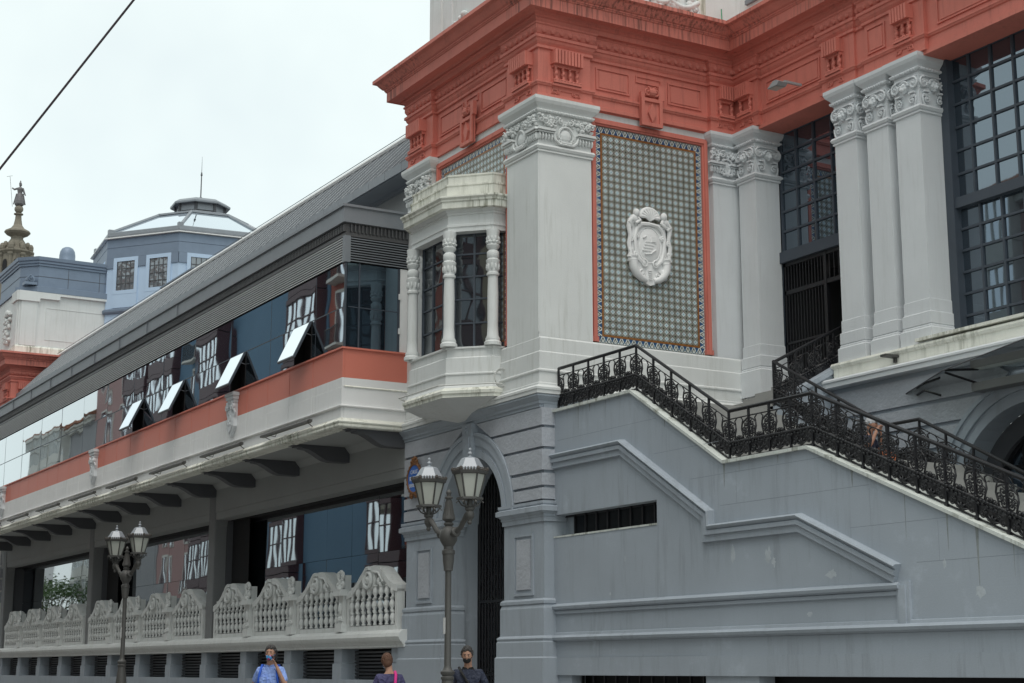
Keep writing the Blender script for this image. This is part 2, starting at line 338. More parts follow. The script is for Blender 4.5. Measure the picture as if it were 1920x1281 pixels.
    def arc(s, fr, u, v, ru, rv, a0, a1, tr, d=0.0, st=10, seg=5):
        O, U, V, N = fr
        return s.tube([O + U * (u + ru * math.cos(a)) + V * (v + rv * math.sin(a)) + N * d for a in [a0 + (a1 - a0) * i / st for i in range(st + 1)]], tr, seg)
    def mesh(s, name, smooth=False):
        me = bpy.data.meshes.new(name); me.from_pydata(s.v, [], s.f); me.update()
        if smooth: me.polygons.foreach_set("use_smooth", [True] * len(me.polygons))
        return me
def obj(name, mb, mat, parent=None, smooth=False, kind=None, loc=None, rot=None):
    me = mb.mesh(name, smooth) if isinstance(mb, MB) else mb
    if not me.materials: me.materials.append(M[mat] if isinstance(mat, str) else mat)
    o = bpy.data.objects.new(name, me); S.collection.objects.link(o)
    if parent: o.parent = parent
    if loc: o.location = loc
    if rot: o.rotation_euler = rot
    if kind: o["kind"] = kind
    return o
def thing(name, label, cat, group=None, loc=(0, 0, 0), rotz=0):
    o = bpy.data.objects.new(name, None); S.collection.objects.link(o); o.location = loc; o.rotation_euler = (0, 0, rotz)
    o["label"] = label; o["category"] = cat
    if group: o["group"] = group
    return o
def tag(o, label, cat, group=None):
    o["label"] = label; o["category"] = cat
    if group: o["group"] = group
    return o
def bx(*a): return MB().box(*a)
def FR(o, u, n): return (Vector(o), Vector(u).normalized(), Vector((0, 0, 1)), Vector(n).normalized())
def front(x, y, z): return FR((x, y, z), (1, 0, 0), (0, -1, 0))      # face towards the street
def side(x, y, z): return FR((x, y, z), (0, 1, 0), (1, 0, 0))        # face towards +X
def smooth_by_angle(o, ang=40):
    me = o.data
    me.polygons.foreach_set("use_smooth", [True] * len(me.polygons))
    try: me.set_sharp_from_angle(angle=R(ang))
    except Exception: pass
    return o

# ------------------------------------------------------------------ ground
def ground():
    o = obj("ground", bx(-900, 700, -700, 900, -0.3, -0.02), 'asphalt'); o["kind"] = "structure"
    o = obj("road", bx(-400, 120, -2.8, 8.6, -0.2, 0.0), 'asphalt'); o["kind"] = "structure"
    o = obj("pavement", bx(-400, 120, 8.8, 60, -0.2, 0.12), 'paving'); o["kind"] = "structure"
    o = obj("pavement", bx(-400, 120, -60, -3.0, -0.2, 0.12), 'paving'); o["kind"] = "structure"
    for y0, y1 in ((8.6, 8.8), (-3.0, -2.8)):
        k = obj("kerb", bx(-400, 120, y0, y1, -0.2, 0.13), 'kerb'); k["kind"] = "structure"
ground()

# ------------------------------------------------------------------ shared ornament builders
def beads(mb, fr, u0, u1, v, d, r, n):
    O, U, V, N = fr
    for i in range(n):
        u = u0 + (u1 - u0) * (i + 0.5) / n
        mb.blob(O + U * u + V * v + N * d, ((u1 - u0) / n * (0.5 if i % 2 else 0.42), r, r * 1.1), fr, 6, 4)
def lion_face(mb, fr, u, v, s):
    O, U, V, N = fr
    P = lambda a, b, c: O + U * (u + a * s) + V * (v + b * s) + N * (c * s)
    mb.blob(P(0, 0.02, 0.05), (0.13 * s, 0.17 * s, 0.10 * s), fr, 8, 6)
    mb.blob(P(0, -0.07, 0.13), (0.075 * s, 0.07 * s, 0.08 * s), fr, 8, 5)
    mb.blob(P(0, 0.01, 0.15), (0.03 * s, 0.07 * s, 0.04 * s), fr, 6, 5)
    mb.blob(P(0, -0.155, 0.09), (0.055 * s, 0.035 * s, 0.06 * s), fr, 6, 4)
    for sg in (-1, 1):
        mb.blob(P(sg * 0.055, 0.07, 0.12), (0.04 * s, 0.022 * s, 0.035 * s), fr, 6, 4)
        mb.blob(P(sg * 0.085, -0.03, 0.09), (0.05 * s, 0.05 * s, 0.05 * s), fr, 6, 4)
    for i in range(9):
        a = PI * (0.02 + 0.96 * i / 8)
        mb.blob(P(0.17 * math.cos(a), 0.06 + 0.15 * math.sin(a), 0.07), (0.036 * s, 0.04 * s, 0.05 * s), fr, 6, 4)
def lion_cap_face(mb, fr, w, z0, h):
    """one face of a lion capital: face centred at u=0, zone z0..z0+h"""
    O, U, V, N = fr; s = h
    vz = z0 + h * 0.66
    lion_face(mb, fr, 0, z0 + h * 0.58, h * 0.95)
    for sg in (-1, 1):
        mb.spiral(fr, sg * (w * 0.5 - 0.10), vz, 0.13, 1.6, 0.026, 0.04, -sg, PI / 2)
        mb.lathe([(0.085, -0.02), (0.085, 0.05), (0.06, 0.06)], O + U * sg * (w * 0.5 - 0.10) + V * vz, 10, N)
        mb.spiral(fr, sg * w * 0.26, z0 + h * 0.16, 0.085, 1.4, 0.02, 0.03, sg, PI / 2)
        mb.fbox(fr, sg * w * 0.28 - 0.07, sg * w * 0.28 + 0.07, z0 + h * 0.36, z0 + h * 0.41, 0, 0.06)
        mb.fbox(fr, sg * w * 0.30 - 0.05, sg * w * 0.30 + 0.05, z0 + h * 0.24, z0 + h * 0.33, 0, 0.035)
        mb.arc(fr, sg * w * 0.2, z0 + h * 0.2, 0.16, 0.22, -PI * 0.5, -PI * 0.5 + sg * PI * 0.55, 0.018, 0.03)
    mb.fbox(fr, -w * 0.44, w * 0.44, z0 + h * 0.86, z0 + h * 0.90, 0, 0.03)
def shell_cap_face(mb, fr, w, z0, h):
    """rocaille capital face: corner leaf clusters, a shell oval between"""
    O, U, V, N = fr; rnd = random.Random(int(w * 1000) + 3)
    P = lambda a, b, c: O + U * a + V * b + N * c
    for sg in (-1, 1):
        cx = sg * w * 0.38
        for i in range(16):
            a, b = rnd.uniform(-0.2, 0.2), rnd.uniform(0.0, 0.28)
            mb.blob(P(cx + a, z0 + h * 0.52 + b, rnd.uniform(0.02, 0.07)), (rnd.uniform(.03, .06), rnd.uniform(.03, .055), .045), fr, 6, 4)
        for a in (-0.13, 0.03, 0.15): mb.spiral(fr, cx + a * sg, z0 + h * 0.70 + abs(a) * 0.3, 0.075, 1.3, 0.019, 0.07, sg)
        mb.prism([(cx - 0.24, z0 + h * 0.42), (cx + 0.24, z0 + h * 0.42), (cx + 0.22, z0 + h * 0.50), (cx - 0.22, z0 + h * 0.50)], fr, 0, 0.085)
        mb.prism([(cx - 0.21, z0 + h * 0.36), (cx + 0.21, z0 + h * 0.36), (cx + 0.22, z0 + h * 0.40), (cx - 0.22, z0 + h * 0.40)], fr, 0, 0.06)
        for i in range(5):
            u = cx - 0.16 + 0.08 * i
            mb.blob(P(u, z0 + h * 0.24, 0.02), (0.03, h * 0.13, 0.045), fr, 6, 4)
        mb.tube([P(cx - sg * 0.2, z0 + h * 0.34, 0.03), P(cx - sg * 0.26, z0 + h * 0.16, 0.04), P(cx - sg * 0.36, z0 + h * 0.06, 0.04), P(0, z0 + h * 0.05, 0.05)], [.03, .035, .035, .03], 6)
    for i in range(int(w / .05)):
        a = rnd.uniform(-w * .46, w * .46); b = rnd.uniform(.62, .97)
        mb.blob(P(a, z0 + h * b, .01), (rnd.uniform(.025, .05), rnd.uniform(.025, .05), .035), fr, 6, 4)
    for i in range(int(w / .16)): mb.spiral(fr, -w * .42 + .16 * i, z0 + h * (.80 + .08 * (i % 2)), .06, 1.3, .018, .02, 1 if i % 2 else -1)
    mb.blob(P(0, z0 + h * 0.36, 0.0), (0.17, 0.17, 0.05), fr, 12, 6)
    mb.arc(fr, 0, z0 + h * 0.34, 0.2, 0.22, -0.3, PI + 0.3, 0.028, 0.035, 14)
    for sg in (-1, 1):
        mb.spiral(fr, sg * 0.13, z0 + h * 0.80, 0.075, 1.3, 0.02, 0.04, -sg); mb.spiral(fr, sg * 0.17, z0 + h * 0.16, 0.05, 1.2, 0.018, 0.04, sg)
    for i in range(7): mb.blob(P(-0.12 + 0.04 * i, z0 + h * 0.10, 0.04), (0.024, 0.045, 0.035), fr, 6, 4)
def rect_path(x0, x1, y0, y1): return [(x0, y1), (x0, y0), (x1, y0), (x1, y1)]
def closed_rect(x0, x1, y0, y1): return [(x0, y0), (x1, y0), (x1, y1), (x0, y1)]
ABACUS = [(0.0, 13.86), (0.05, 13.87), (0.07, 13.90), (0.07, 13.93), (0.03, 13.95), (0.05, 13.98), (0.13, 14.06), (0.16, 14.13), (0.16, 14.21), (0.0, 14.225)]
ASTRAGAL = [(0.0, 12.92), (0.035, 12.935), (0.035, 12.97), (0.015, 12.98), (0.05, 13.0), (0.075, 13.05), (0.05, 13.10), (0.0, 13.12)]
def capital(x0, x1, y0, y1, parent, kind, mat='pillar', faces='fs', name='capital', dz=0.0):
    mb = MB().sweep([(o_ - dz, z_ - dz) for o_, z_ in ABACUS], closed_rect(x0, x1, y0, y1), True).sweep(ASTRAGAL, closed_rect(x0, x1, y0, y1), True)
    mb.box(x0 + .004, x1 - .004, y0 + .004, y1 - .004, 12.9, 14.22)
    w, d = x1 - x0, y1 - y0
    fn = lion_cap_face if kind == 'lion' else shell_cap_face
    zz, hh = 13.12, 0.72
    fs = {'f': (front((x0 + x1) / 2, y0, 0), w), 's': (side(x1, (y0 + y1) / 2, 0), d), 'l': (FR((x0, (y0 + y1) / 2, 0), (0, -1, 0), (-1, 0, 0)), d)}
    for k in faces:
        fr, ww = fs[k]; fn(mb, (fr[0], fr[1], fr[2], fr[3] * 1.5), ww, zz, hh); beads(mb, fr, -ww / 2 + .02, ww / 2 - .02, 13.895, 0.06, 0.035, max(5, int(ww / 0.075)))
    if kind == 'lion' and 's' in faces and 'f' in faces:   # corner bolster roll joining the two volutes
        mb.tube([(x1 - 0.03, y0 + 0.02 + d * t, 13.60) for t in (0, .25, .5, .75, 1)], [.12, .095, .085, .095, .12], 10)
    return obj(name, mb, mat, parent)
SHAFT_BASE = [(0.0, 8.93), (0.015, 8.92), (0.015, 8.66), (0.045, 8.64), (0.045, 8.40), (0.03, 8.385), (0.05, 8.36), (0.05, 8.33), (0.085, 8.30), (0.085, 7.70)]
def frieze_bracket(fr, parent, w=0.78, n=4):
    """fluted block, turned balusters, sill and scrolled apron; frame origin = centre on the frieze face, z absolute"""
    O, U, V, N = fr
    mb = MB(); h = w / 2
    mb.fbox(fr, -h, h, 15.05, 15.36, 0, 0.17)
    fl = 9 if n == 4 else 6
    for i in range(fl):
        u = -h + (2 * h) * (i + 0.5) / fl; mb.fbox(fr, u - h / fl * 0.72, u + h / fl * 0.72, 15.04, 15.375, 0.16, 0.215)
    mb.fbox(fr, -h * 0.92, h * 0.92, 14.98, 15.05, 0, 0.11); mb.fbox(fr, -h * .95, h * .95, 14.56, 15.06, 0, .018)
    mb.fbox(fr, -h * 0.97, h * 0.97, 14.60, 14.66, 0, 0.15)
    for i in range(9): mb.blob(O + U * (-h + 2 * h * (i + .5) / 9) + V * 14.665 + N * 0.13, (h / 9, .028, .035), fr, 6, 4)
    mb.fbox(fr, -h * 1.03, h * 1.03, 14.53, 14.585, 0, 0.12)
    mb.fbox(fr, -h * 0.9, h * 0.9, 14.44, 14.53, 0, 0.05)
    for sg in (-1, 1):
        mb.spiral(fr, sg * h * 0.55, 14.41, 0.055, 1.3, 0.018, 0.05, sg)
        mb.tube([O + U * sg * h * a + V * b + N * .04 for a, b in ((0.9, 14.46), (0.97, 14.36), (0.8, 14.38), (0.62, 14.36))], 0.016, 5)
    br = obj("frieze_bracket", mb, 'red', parent)
    bal = MB()
    pts = []; rad = []
    for i in range(15):
        t = i / 14; pts.append((0.012 * math.sin(t * 14), -0.012 * math.cos(t * 14), 0.32 * t)); rad.append(0.032 + 0.012 * math.sin(t * PI) + 0.006 * math.sin(t * 28))
    bal.tube(pts, rad, 7); me = bal.mesh("twisted_baluster", True); me.materials.append(M['red'])
    for i in range(n):
        u = -h * 0.72 + 1.44 * h * i / (n - 1)
        c = obj("twisted_baluster", me, 'red', br); c.location = O + U * u + V * 14.665 + N * 0.075
    return br
def frieze_console(fr, parent):
    """keystone tablet with a scroll on top and a diamond set into it"""
    O, U, V, N = fr
    mb = MB().fbox(fr, -0.30, 0.30, 14.03, 14.72, 0, 0.06).panel(fr, -0.30, 0.30, 14.03, 14.72, 0.06, 0.085, 0.05)
    mb.fbox(fr, -0.30, -0.2, 14.72, 14.86, 0, 0.09); mb.fbox(fr, 0.2, 0.36, 14.72, 15.06, 0, 0.10)
    for sg in (-1, 1): mb.spiral(fr, sg * 0.115, 14.88, 0.115, 1.7, 0.028, 0.10, sg)
    mb.lathe([(0.11, -0.09), (0.11, 0.09)], O + V * 14.88 + N * 0.05, 12, U)
    c = obj("frieze_console", mb, 'red', parent)
    obj("diamond", MB().prism([(0, 14.12), (0.115, 14.36), (0, 14.60), (-0.115, 14.36)], fr, 0.05, 0.115), 'red', c)
    return c
def frieze_panels(T, fr, q):
    a, b, z0, z1 = q
    fp = obj("frieze_panel", MB().panel(fr, a, b, z0, z1, 0.0, 0.035, 0.03), 'red', T)
    if z1 - z0 > .3: obj("panel_field", MB().fbox(fr, a + .09, b - .09, z0 + .07, z1 - .07, -0.005, 0.016), 'red', fp)

# ------------------------------------------------------------------ corner pavilion
PX0, PX1, PY = -36.40, -29.87, 18.0
def entablature(parent, path, cornice_path, stained='red_dirty'):
    """architrave, frieze mouldings and deep cornice swept along the plan path"""
    mb = MB()
    mb.sweep([(-0.3, 14.22), (0.06, 14.225), (0.06, 14.31), (0.03, 14.325), (0.03, 14.50), (0.06, 14.515), (0.075, 14.55), (0.09, 14.56), (0.09, 14.60), (0.0, 14.63), (0.0, 15.40),
              (0.05, 15.41), (0.05, 15.47), (0.02, 15.49), (0.07, 15.56), (0.09, 15.62), (0.12, 15.63), (0.12, 15.70), (0.02, 15.72), (-0.3, 15.72)], path, cap=False)
    obj("frieze_moulding", mb, 'red', parent)
    # egg band with raised eggs
    mb = MB().sweep([(-0.3, 15.72), (0.03, 15.725), (0.06, 15.75), (0.11, 15.84), (0.11, 15.93), (0.14, 15.95), (0.14, 15.99), (-0.3, 15.99)], path, cap=False)
    for i in range(len(path) - 1):
        a, b = Vector(path[i][:2]), Vector(path[i + 1][:2]); L = (b - a).length
        if L < 0.3 or L > 12: continue
        d = (b - a).normalized(); nn = Vector((d.y, -d.x)); k = int(L / 0.21)
        fr = (Vector((a.x, a.y, 0)), Vector((d.x, d.y, 0)), Vector((0, 0, 1)), Vector((nn.x, nn.y, 0)))
        for j in range(k):
            u = L * (j + 0.5) / k
            mb.blob(fr[0] + fr[1] * u + fr[2] * 15.835 + fr[3] * 0.085, (0.078, 0.085, 0.05), fr, 7, 5)
    obj("egg_band", mb, 'red', parent)
    mb = MB().sweep([(-0.4, 15.985), (0.10, 15.99), (0.14, 16.08), (0.19, 16.10), (0.19, 16.16), (0.24, 16.19), (0.44, 16.20), (0.44, 16.18), (0.468, 16.18)], cornice_path, cap=False)
    obj("corona_soffit", mb, 'red', parent)
    mb = MB().sweep([(0.46, 16.181), (0.47, 16.182), (0.47, 16.43), (0.50, 16.45), (0.50, 16.48), (0.40, 16.49)], cornice_path, cap=False)
    obj("corona", mb, stained, parent)
    mb = MB().sweep([(0.44, 16.475), (0.52, 16.48), (0.52, 16.51), (0.56, 16.53), (0.62, 16.60), (0.67, 16.67), (0.74, 16.70), (0.76, 16.71), (0.76, 16.80), (0.3, 16.86), (-0.4, 16.90)], cornice_path, cap=False)
    obj("cornice_crown", mb, stained, parent)
def build_pavilion():
    T = thing("corner_pavilion", "corner tower with red entablature, tile panel and white bay window above an arched gate", "building")
    # core walls (upper: white plaster, lower: grey-blue render)
    W = PX0 + 0.16; E = PX1 - 0.22; YW = PY + 0.18
    obj("upper_wall", bx(W, E, YW, 30, 7.4, 16.2), 'white', T)
    ax0, ax1, zc, ri = -34.40, -31.50, 4.86, 1.45; xc = (ax0 + ax1) / 2
    # lower wall with the arched gateway cut out
    mb = MB(); N = 20; fr = front(0, PY + 0.06, 0)
    def wallpoly(poly): mb.prism(poly, fr, -0.5, 0)
    wallpoly([(PX0, 0), (ax0, 0), (ax0, zc), (PX0, zc)]); wallpoly([(ax1, 0), (PX1 + .1, 0), (PX1 + .1, zc), (ax1, zc)])
    for i in range(N):
        a0, a1 = PI * i / N, PI * (i + 1) / N
        p0 = (xc + ri * math.cos(a0), zc + ri * math.sin(a0)); p1 = (xc + ri * math.cos(a1), zc + ri * math.sin(a1))
        wallpoly([p1, p0, (p0[0], 7.42), (p1[0], 7.42)])
    wallpoly([(PX0, zc), (ax0, zc), (ax0, 7.42), (PX0, 7.42)]); wallpoly([(ax1, zc), (PX1 + .1, zc), (PX1 + .1, 7.42), (ax1, 7.42)])
    mb.box(PX1 - .4, PX1 + .1, PY + .56, 30, 0, 7.42); mb.box(PX0, PX0 + .4, PY + .56, 30, 0, 7.42)
    obj("lower_wall", mb, 'blue', T)
    # gateway: reveals, dark passage, iron gate
    mb = MB().box(ax0 - .3, ax0, PY + .56, PY + 1.0, 0, 6.4).box(ax1, ax1 + .3, PY + .56, PY + 1.0, 0, 6.4)
    for i in range(N):
        a0, a1 = PI * i / N, PI * (i + 1) / N; r2 = ri + .25
        mb.prism([(xc + ri * math.cos(a0), zc + ri * math.sin(a0)), (xc + r2 * math.cos(a0), zc + r2 * math.sin(a0)), (xc + r2 * math.cos(a1), zc + r2 * math.sin(a1)), (xc + ri * math.cos(a1), zc + ri * math.sin(a1))], front(0, PY + .56, 0), -.44, 0)
    obj("gateway_reveal", mb, 'blue', T)
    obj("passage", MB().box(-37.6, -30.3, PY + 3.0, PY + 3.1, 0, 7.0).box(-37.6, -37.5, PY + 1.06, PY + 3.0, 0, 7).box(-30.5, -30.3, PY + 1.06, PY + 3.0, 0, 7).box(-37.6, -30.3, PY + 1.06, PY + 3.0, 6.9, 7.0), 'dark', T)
    g = obj("iron_gate", MB().box(ax0, ax1, PY + .98, PY + 1.03, 1.30, 1.36).box(ax0, ax1, PY + .98, PY + 1.03, 3.0, 3.07).box(ax0, ax1, PY + .98, PY + 1.03, 0.13, 0.2).box(ax0, ax0 + .05, PY + .98, PY + 1.03, 0.13, 4.9).box(ax1 - .05, ax1, PY + .98, PY + 1.03, 0.13, 4.9), 'iron', T)
    bar = MB().lathe([(0.022, 0), (0.022, 1.0)], (0, 0, 0), 8).mesh("gate_bar"); bar.materials.append(M['iron'])
    for i in range(20):
        x = ax0 + 0.07 + (ax1 - ax0 - .14) * i / 19; hh = zc + math.sqrt(max(0.01, ri * ri - (x - xc) ** 2)) - 0.15
        b = obj("gate_bar", bar, 'iron', g); b.location = (x, PY + 1.005, 0.13); b.scale = (1, 1, hh)
    # archivolt mouldings
    def ring(r0, r1, d0, d1, mat, name, par):
        m = MB(); n = 28; f = front(0, PY + .06, 0)
        for i in range(n):
            a0, a1 = PI * i / n, PI * (i + 1) / n
            m.prism([(xc + r0 * math.cos(a0), zc + r0 * math.sin(a0)), (xc + r1 * math.cos(a0), zc + r1 * math.sin(a0)), (xc + r1 * math.cos(a1), zc + r1 * math.sin(a1)), (xc + r0 * math.cos(a1), zc + r0 * math.sin(a1))], f, d0, d1)
        return obj(name, m, mat, par)
    ring(ri, 1.62, -.02, 0.07, 'blue', "archivolt", T); ring(1.62, 1.72, -.02, 0.045, 'blue', "archivolt", T); ring(1.72, 1.93, -.02, 0.085, 'blue', "archivolt", T); ring(1.93, 2.02, -.02, 0.12, 'blue', "archivolt", T)
    ks = MB(); f = front(xc - .02, PY + .06, 0)
    ks.prism([(-0.17, 6.25), (0.17, 6.25), (0.24, 7.08), (-0.24, 7.08)], f, 0, 0.18).spiral(f, 0, 6.93, 0.09, 1.5, 0.022, 0.19)
    ks.prism([(-0.10, 6.30), (0.10, 6.30), (0.14, 6.78), (-0.14, 6.78)], f, 0.18, 0.205)
    obj("keystone", ks, 'blue', T)
    # rusticated courses either side of the arch, returning on the right flank
    for (z0, z1) in ((6.67, 7.05), (6.20, 6.61), (5.69, 6.14), (5.36, 5.62), (5.06, 5.30)):
        def lim(z):
            q = 2.05 ** 2 - (z - zc) ** 2
            return math.sqrt(q) if q > 0 else 0
        l0, l1 = lim(z0), lim(z1)
        f = front(0, PY + .06, 0)
        aL, bL = (xc - l0, xc - l1) if l1 > 0.28 else (xc - max(l0, .28), xc - .28)
        obj("rusticated_block", MB().prism([(PX0, z0), (aL, z0), (bL, z1), (PX0, z1)], f, 0, 0.09), 'blue_rough', T)
        aR, bR = 2 * xc - aL, 2 * xc - bL
        obj("rusticated_block", MB().prism([(aR, z0), (PX1 + .16, z0), (PX1 + .16, z1), (bR, z1)], f, 0, 0.09), 'blue_rough', T)
        obj("rusticated_block", bx(PX1 + .1, PX1 + .162, PY + .06, PY + .34, z0, z1), 'blue_rough', T)
    # impost, pier panels, plinth courses
    for (a, b) in ((PX0 - .02, ax0), (ax1, PX1 + .12)):
        pth = rect_path(a, b, PY + .05, PY + .6)
        mb = MB().sweep([(0, 4.58), (0.03, 4.585), (0.03, 4.68), (0.05, 4.69), (0.05, 4.74), (0.09, 4.78), (0.14, 4.80), (0.14, 4.90), (0.08, 4.93), (0.10, 4.96), (0.10, 5.02), (0, 5.03)], pth)
        obj("impost", mb, 'blue', T)
        mb = MB().sweep([(0.0, 2.95), (0.02, 2.94), (0.06, 2.90), (0.06, 2.84), (0.03, 2.82), (0.06, 2.74), (0.06, 2.16), (0.10, 2.13), (0.12, 2.10), (0.10, 2.05), (0.12, 2.02), (0.12, 1.72), (0.15, 1.69), (0.15, 0.10)], pth)
        obj("pier_plinth", mb, 'blue', T)
        f = front((a + b) / 2, PY + .06, 0); hw = 0.42
        mb = MB().panel(f, -hw, hw, 3.02, 4.36, 0, 0.06, 0.035)
        obj("pier_panel_frame", mb, 'blue', T)
        obj("pier_panel", MB().fbox(f, -hw + .13, hw - .13, 3.15, 4.24, 0, 0.03), 'blue_rough', T)
    # string course between the grey base and the white storey
    base_path = [(PX0 - .02, 24), (PX0 - .02, PY + .02), (PX1 + .02, PY + .02), (PX1 + .02, 24.6)]
    obj("string_course", MB().sweep([(0, 7.06), (0.05, 7.07), (0.05, 7.13), (0.09, 7.15), (0.09, 7.20), (0.15, 7.26), (0.19, 7.30), (0.19, 7.34), (0, 7.345)], base_path), 'blue', T)
    obj("string_course", MB().sweep([(0, 7.345), (0.21, 7.35), (0.21, 7.43), (0.23, 7.44), (0.23, 7.49), (0.10, 7.56), (0.10, 7.60), (0.07, 7.62), (0.06, 7.85), (0.09, 7.87), (0.09, 7.90), (0.05, 7.93), (0.05, 8.30), (0.03, 8.33), (0.03, 8.62), (0, 8.66)], base_path), 'white', T)
    # corner pilasters
    for (x0, x1, y0, y1, fc) in ((-31.28, PX1, PY, 19.42, 'fs'), (PX0, -35.12, PY, 19.4, 'f')):
        mb = MB().box(x0, x1, y0, y1, 8.6, 12.95)
        # hollow quirk at the outer corner
        if fc == 'fs': mb.tube([(x1 - .0, y0 + .0, 8.75), (x1 - .0, y0 + .0, 12.72)], 0.018, 6)
        p = obj("pilaster", mb, 'white', T); capital(x0, x1, y0, y1, T, 'shell', 'white', fc)
    xf = PX1 - 0.05
    obj("pilaster", bx(-30.4, xf, 22.95, 23.72, 7.4, 12.95), 'pillar', T); capital(-30.4, xf, 22.95, 23.74, T, 'shell', 'pillar', 's')
    # red tile-panel frames on both faces
    def tile_panel(fr, w, zlo, zhi, full, foot=True):
        O, U, V, N = fr; rw = 0.17
        mb = MB()
        for (a, b, k, d) in ((0, rw, 0, .075), (.045, rw - .045, 0, .11)):
            mb.fbox(fr, -w / 2 - rw + a, -w / 2 - rw + b, zlo, zhi + rw - a, 0, d); mb.fbox(fr, w / 2 + rw - b, w / 2 + rw - a, zlo, zhi + rw - a, 0, d)
            mb.fbox(fr, -w / 2 - rw + b, w / 2 + rw - b, zhi + a, zhi + b, 0, d)
        if foot:
            for sg in (-1, 1): mb.fbox(fr, sg * (w / 2 + rw / 2) - rw * .62, sg * (w / 2 + rw / 2) + rw * .62, zlo, zlo + .12, 0, 0.10)
        obj("tile_frame", mb, 'red', T)
        obj("white_fillet", MB().fbox(fr, -w / 2 - rw, w / 2 + rw, zhi + rw, 14.225, 0, 0.05), 'white', T)
        pn = obj("tile_panel", MB().fbox(fr, -w / 2, w / 2, zlo, zhi, 0, 0.012), 'grout', T)
        bt = 0.155                      # border tile
        def tmesh(nm, tw, th, mat):
            me = bpy.data.meshes.new(nm); e = 0.004
            co = [(-tw / 2, -th / 2), (tw / 2, -th / 2), (tw / 2, th / 2), (-tw / 2, th / 2)]
            vs = [U * a + V * b + N * 0.002 for a, b in co] + [U * (a * (1 - 2 * e / tw)) + V * (b * (1 - 2 * e / th)) + N * 0.010 for a, b in co]
            fs = [(4, 5, 6, 7), (0, 1, 5, 4), (1, 2, 6, 5), (2, 3, 7, 6), (3, 0, 4, 7)]
            me.from_pydata(vs, [], fs); uvl = me.uv_layers.new(name="UVMap")
            c4 = [(0, 0), (1, 0), (1, 1), (0, 1)]; k = 0
            for p in me.polygons:
                for li in p.loop_indices:
                    vi = me.loops[li].vertex_index; uvl.data[li].uv = c4[vi % 4]
            me.materials.append(M[mat]); return me
        iw, ih = w - 2 * bt, (zhi - zlo) - 2 * bt
        nb, nh = round(w / 0.17), round((zhi - zlo - 2 * bt) / 0.17)
        tb, ts = w / nb, ih / nh
        me_h = tmesh("border_tile", tb - .004, bt - .004, 'tile_b'); me_v = tmesh("border_tile", ts - .004, bt - .004, 'tile_b')
        if full:
            for i in range(nb):
                for zz, flip in ((zlo + bt / 2, PI), (zhi - bt / 2, 0)):
                    o = obj("border_tile", me_h, 'tile_b', pn); o.matrix_local = Matrix.Translation(O + U * (-w / 2 + tb * (i + .5)) + V * zz + N * .012) @ Matrix.Rotation(flip, 4, N)
            for j in range(nh):
                for sg in (-1, 1):
                    o = obj("border_tile", me_v, 'tile_b', pn); o.matrix_local = Matrix.Translation(O + U * sg * (w / 2 - bt / 2) + V * (zlo + bt + ts * (j + .5)) + N * .012) @ Matrix.Rotation(-sg * PI / 2, 4, N)
        ln = 0.045
        mb = MB(); a, b = iw / 2, ln
        mb.panel(fr, -a, a, zlo + bt, zhi - bt, 0.012, ln, 0.012); obj("ochre_line", mb, 'ochre', pn)
        fw, fh = iw - 2 * ln, ih - 2 * ln
        nx, nz_ = round(fw / 0.162), round(fh / 0.158); tx, tz = fw / nx, fh / nz_
        me_t = tmesh("tile", tx - .002, tz - .002, 'tile'); cells = [(i, j) for j in range(nz_) for i in range(nx)]
        def pos(i, j): return O + U * (-fw / 2 + tx * (i + .5)) + V * (zlo + bt + ln + tz * (j + .5)) + N * .012
        single = cells[:300] if full else []
        for (i, j) in single:
            o = obj("tile", me_t, 'tile', pn); o.location = pos(i, j)
        rest = cells[300:] if full else cells
        me = bpy.data.meshes.new("tile_field"); vs = []; fs = []; uvs = []
        tv = [v.co.copy() for v in me_t.vertices]
        for (i, j) in rest:
            p = pos(i, j); k = len(vs); vs += [p + q for q in tv]
            for pf in me_t.polygons: fs.append([k + q for q in pf.vertices])
        if not full:
            bv, bh = [v.co.copy() for v in me_v.vertices], [v.co.copy() for v in me_h.vertices]
        me.from_pydata([tuple(v) for v in vs], [], fs); uvl = me.uv_layers.new(name="UVMap"); c4 = [(0, 0), (1, 0), (1, 1), (0, 1)]
        for lp in me.loops: uvl.data[lp.index].uv = c4[(lp.vertex_index % 8) % 4]
        me.materials.append(M['tile']); o = obj("tile_field", me, 'tile', pn); o["kind"] = "stuff"
        if not full:
            vs = []; fs = []
            for i in range(nb):
                p = O + U * (-w / 2 + tb * (i + .5)) + V * (zhi - bt / 2) + N * .012; k = len(vs); vs += [p + q for q in bh]; fs += [[k + q for q in pf.vertices] for pf in me_h.polygons]
            for j in range(nh):
                for sg in (-1, 1):
                    mt = Matrix.Rotation(-sg * PI / 2, 3, N); p = O + U * sg * (w / 2 - bt / 2) + V * (zlo + bt + ts * (j + .5)) + N * .012; k = len(vs); vs += [p + mt @ q for q in bv]; fs += [[k + q for q in pf.vertices] for pf in me_v.polygons]
            me = bpy.data.meshes.new("border_field"); me.from_pydata([tuple(v) for v in vs], [], fs); uvl = me.uv_layers.new(name="UVMap")
            for lp in me.loops: uvl.data[lp.index].uv = c4[(lp.vertex_index % 8) % 4]
            me.materials.append(M['tile_b']); o = obj("border_field", me, 'tile_b', pn); o["kind"] = "stuff"
        return pn
    frR = side(E, (19.60 + 22.76) / 2, 0)
    tile_panel(frR, 3.06, 8.72, 13.88, True)
    frL = front((-35.06 + -31.34) / 2, YW, 0)
    tile_panel(frL, 3.38, 8.72, 13.88, False)
    # coat of arms on the right-hand tile panel
    fr = side(E + .02, 21.10, 11.15); O, U, V, N = fr; P = lambda a, b, c: O + U * a + V * b + N * c
    mb = MB()
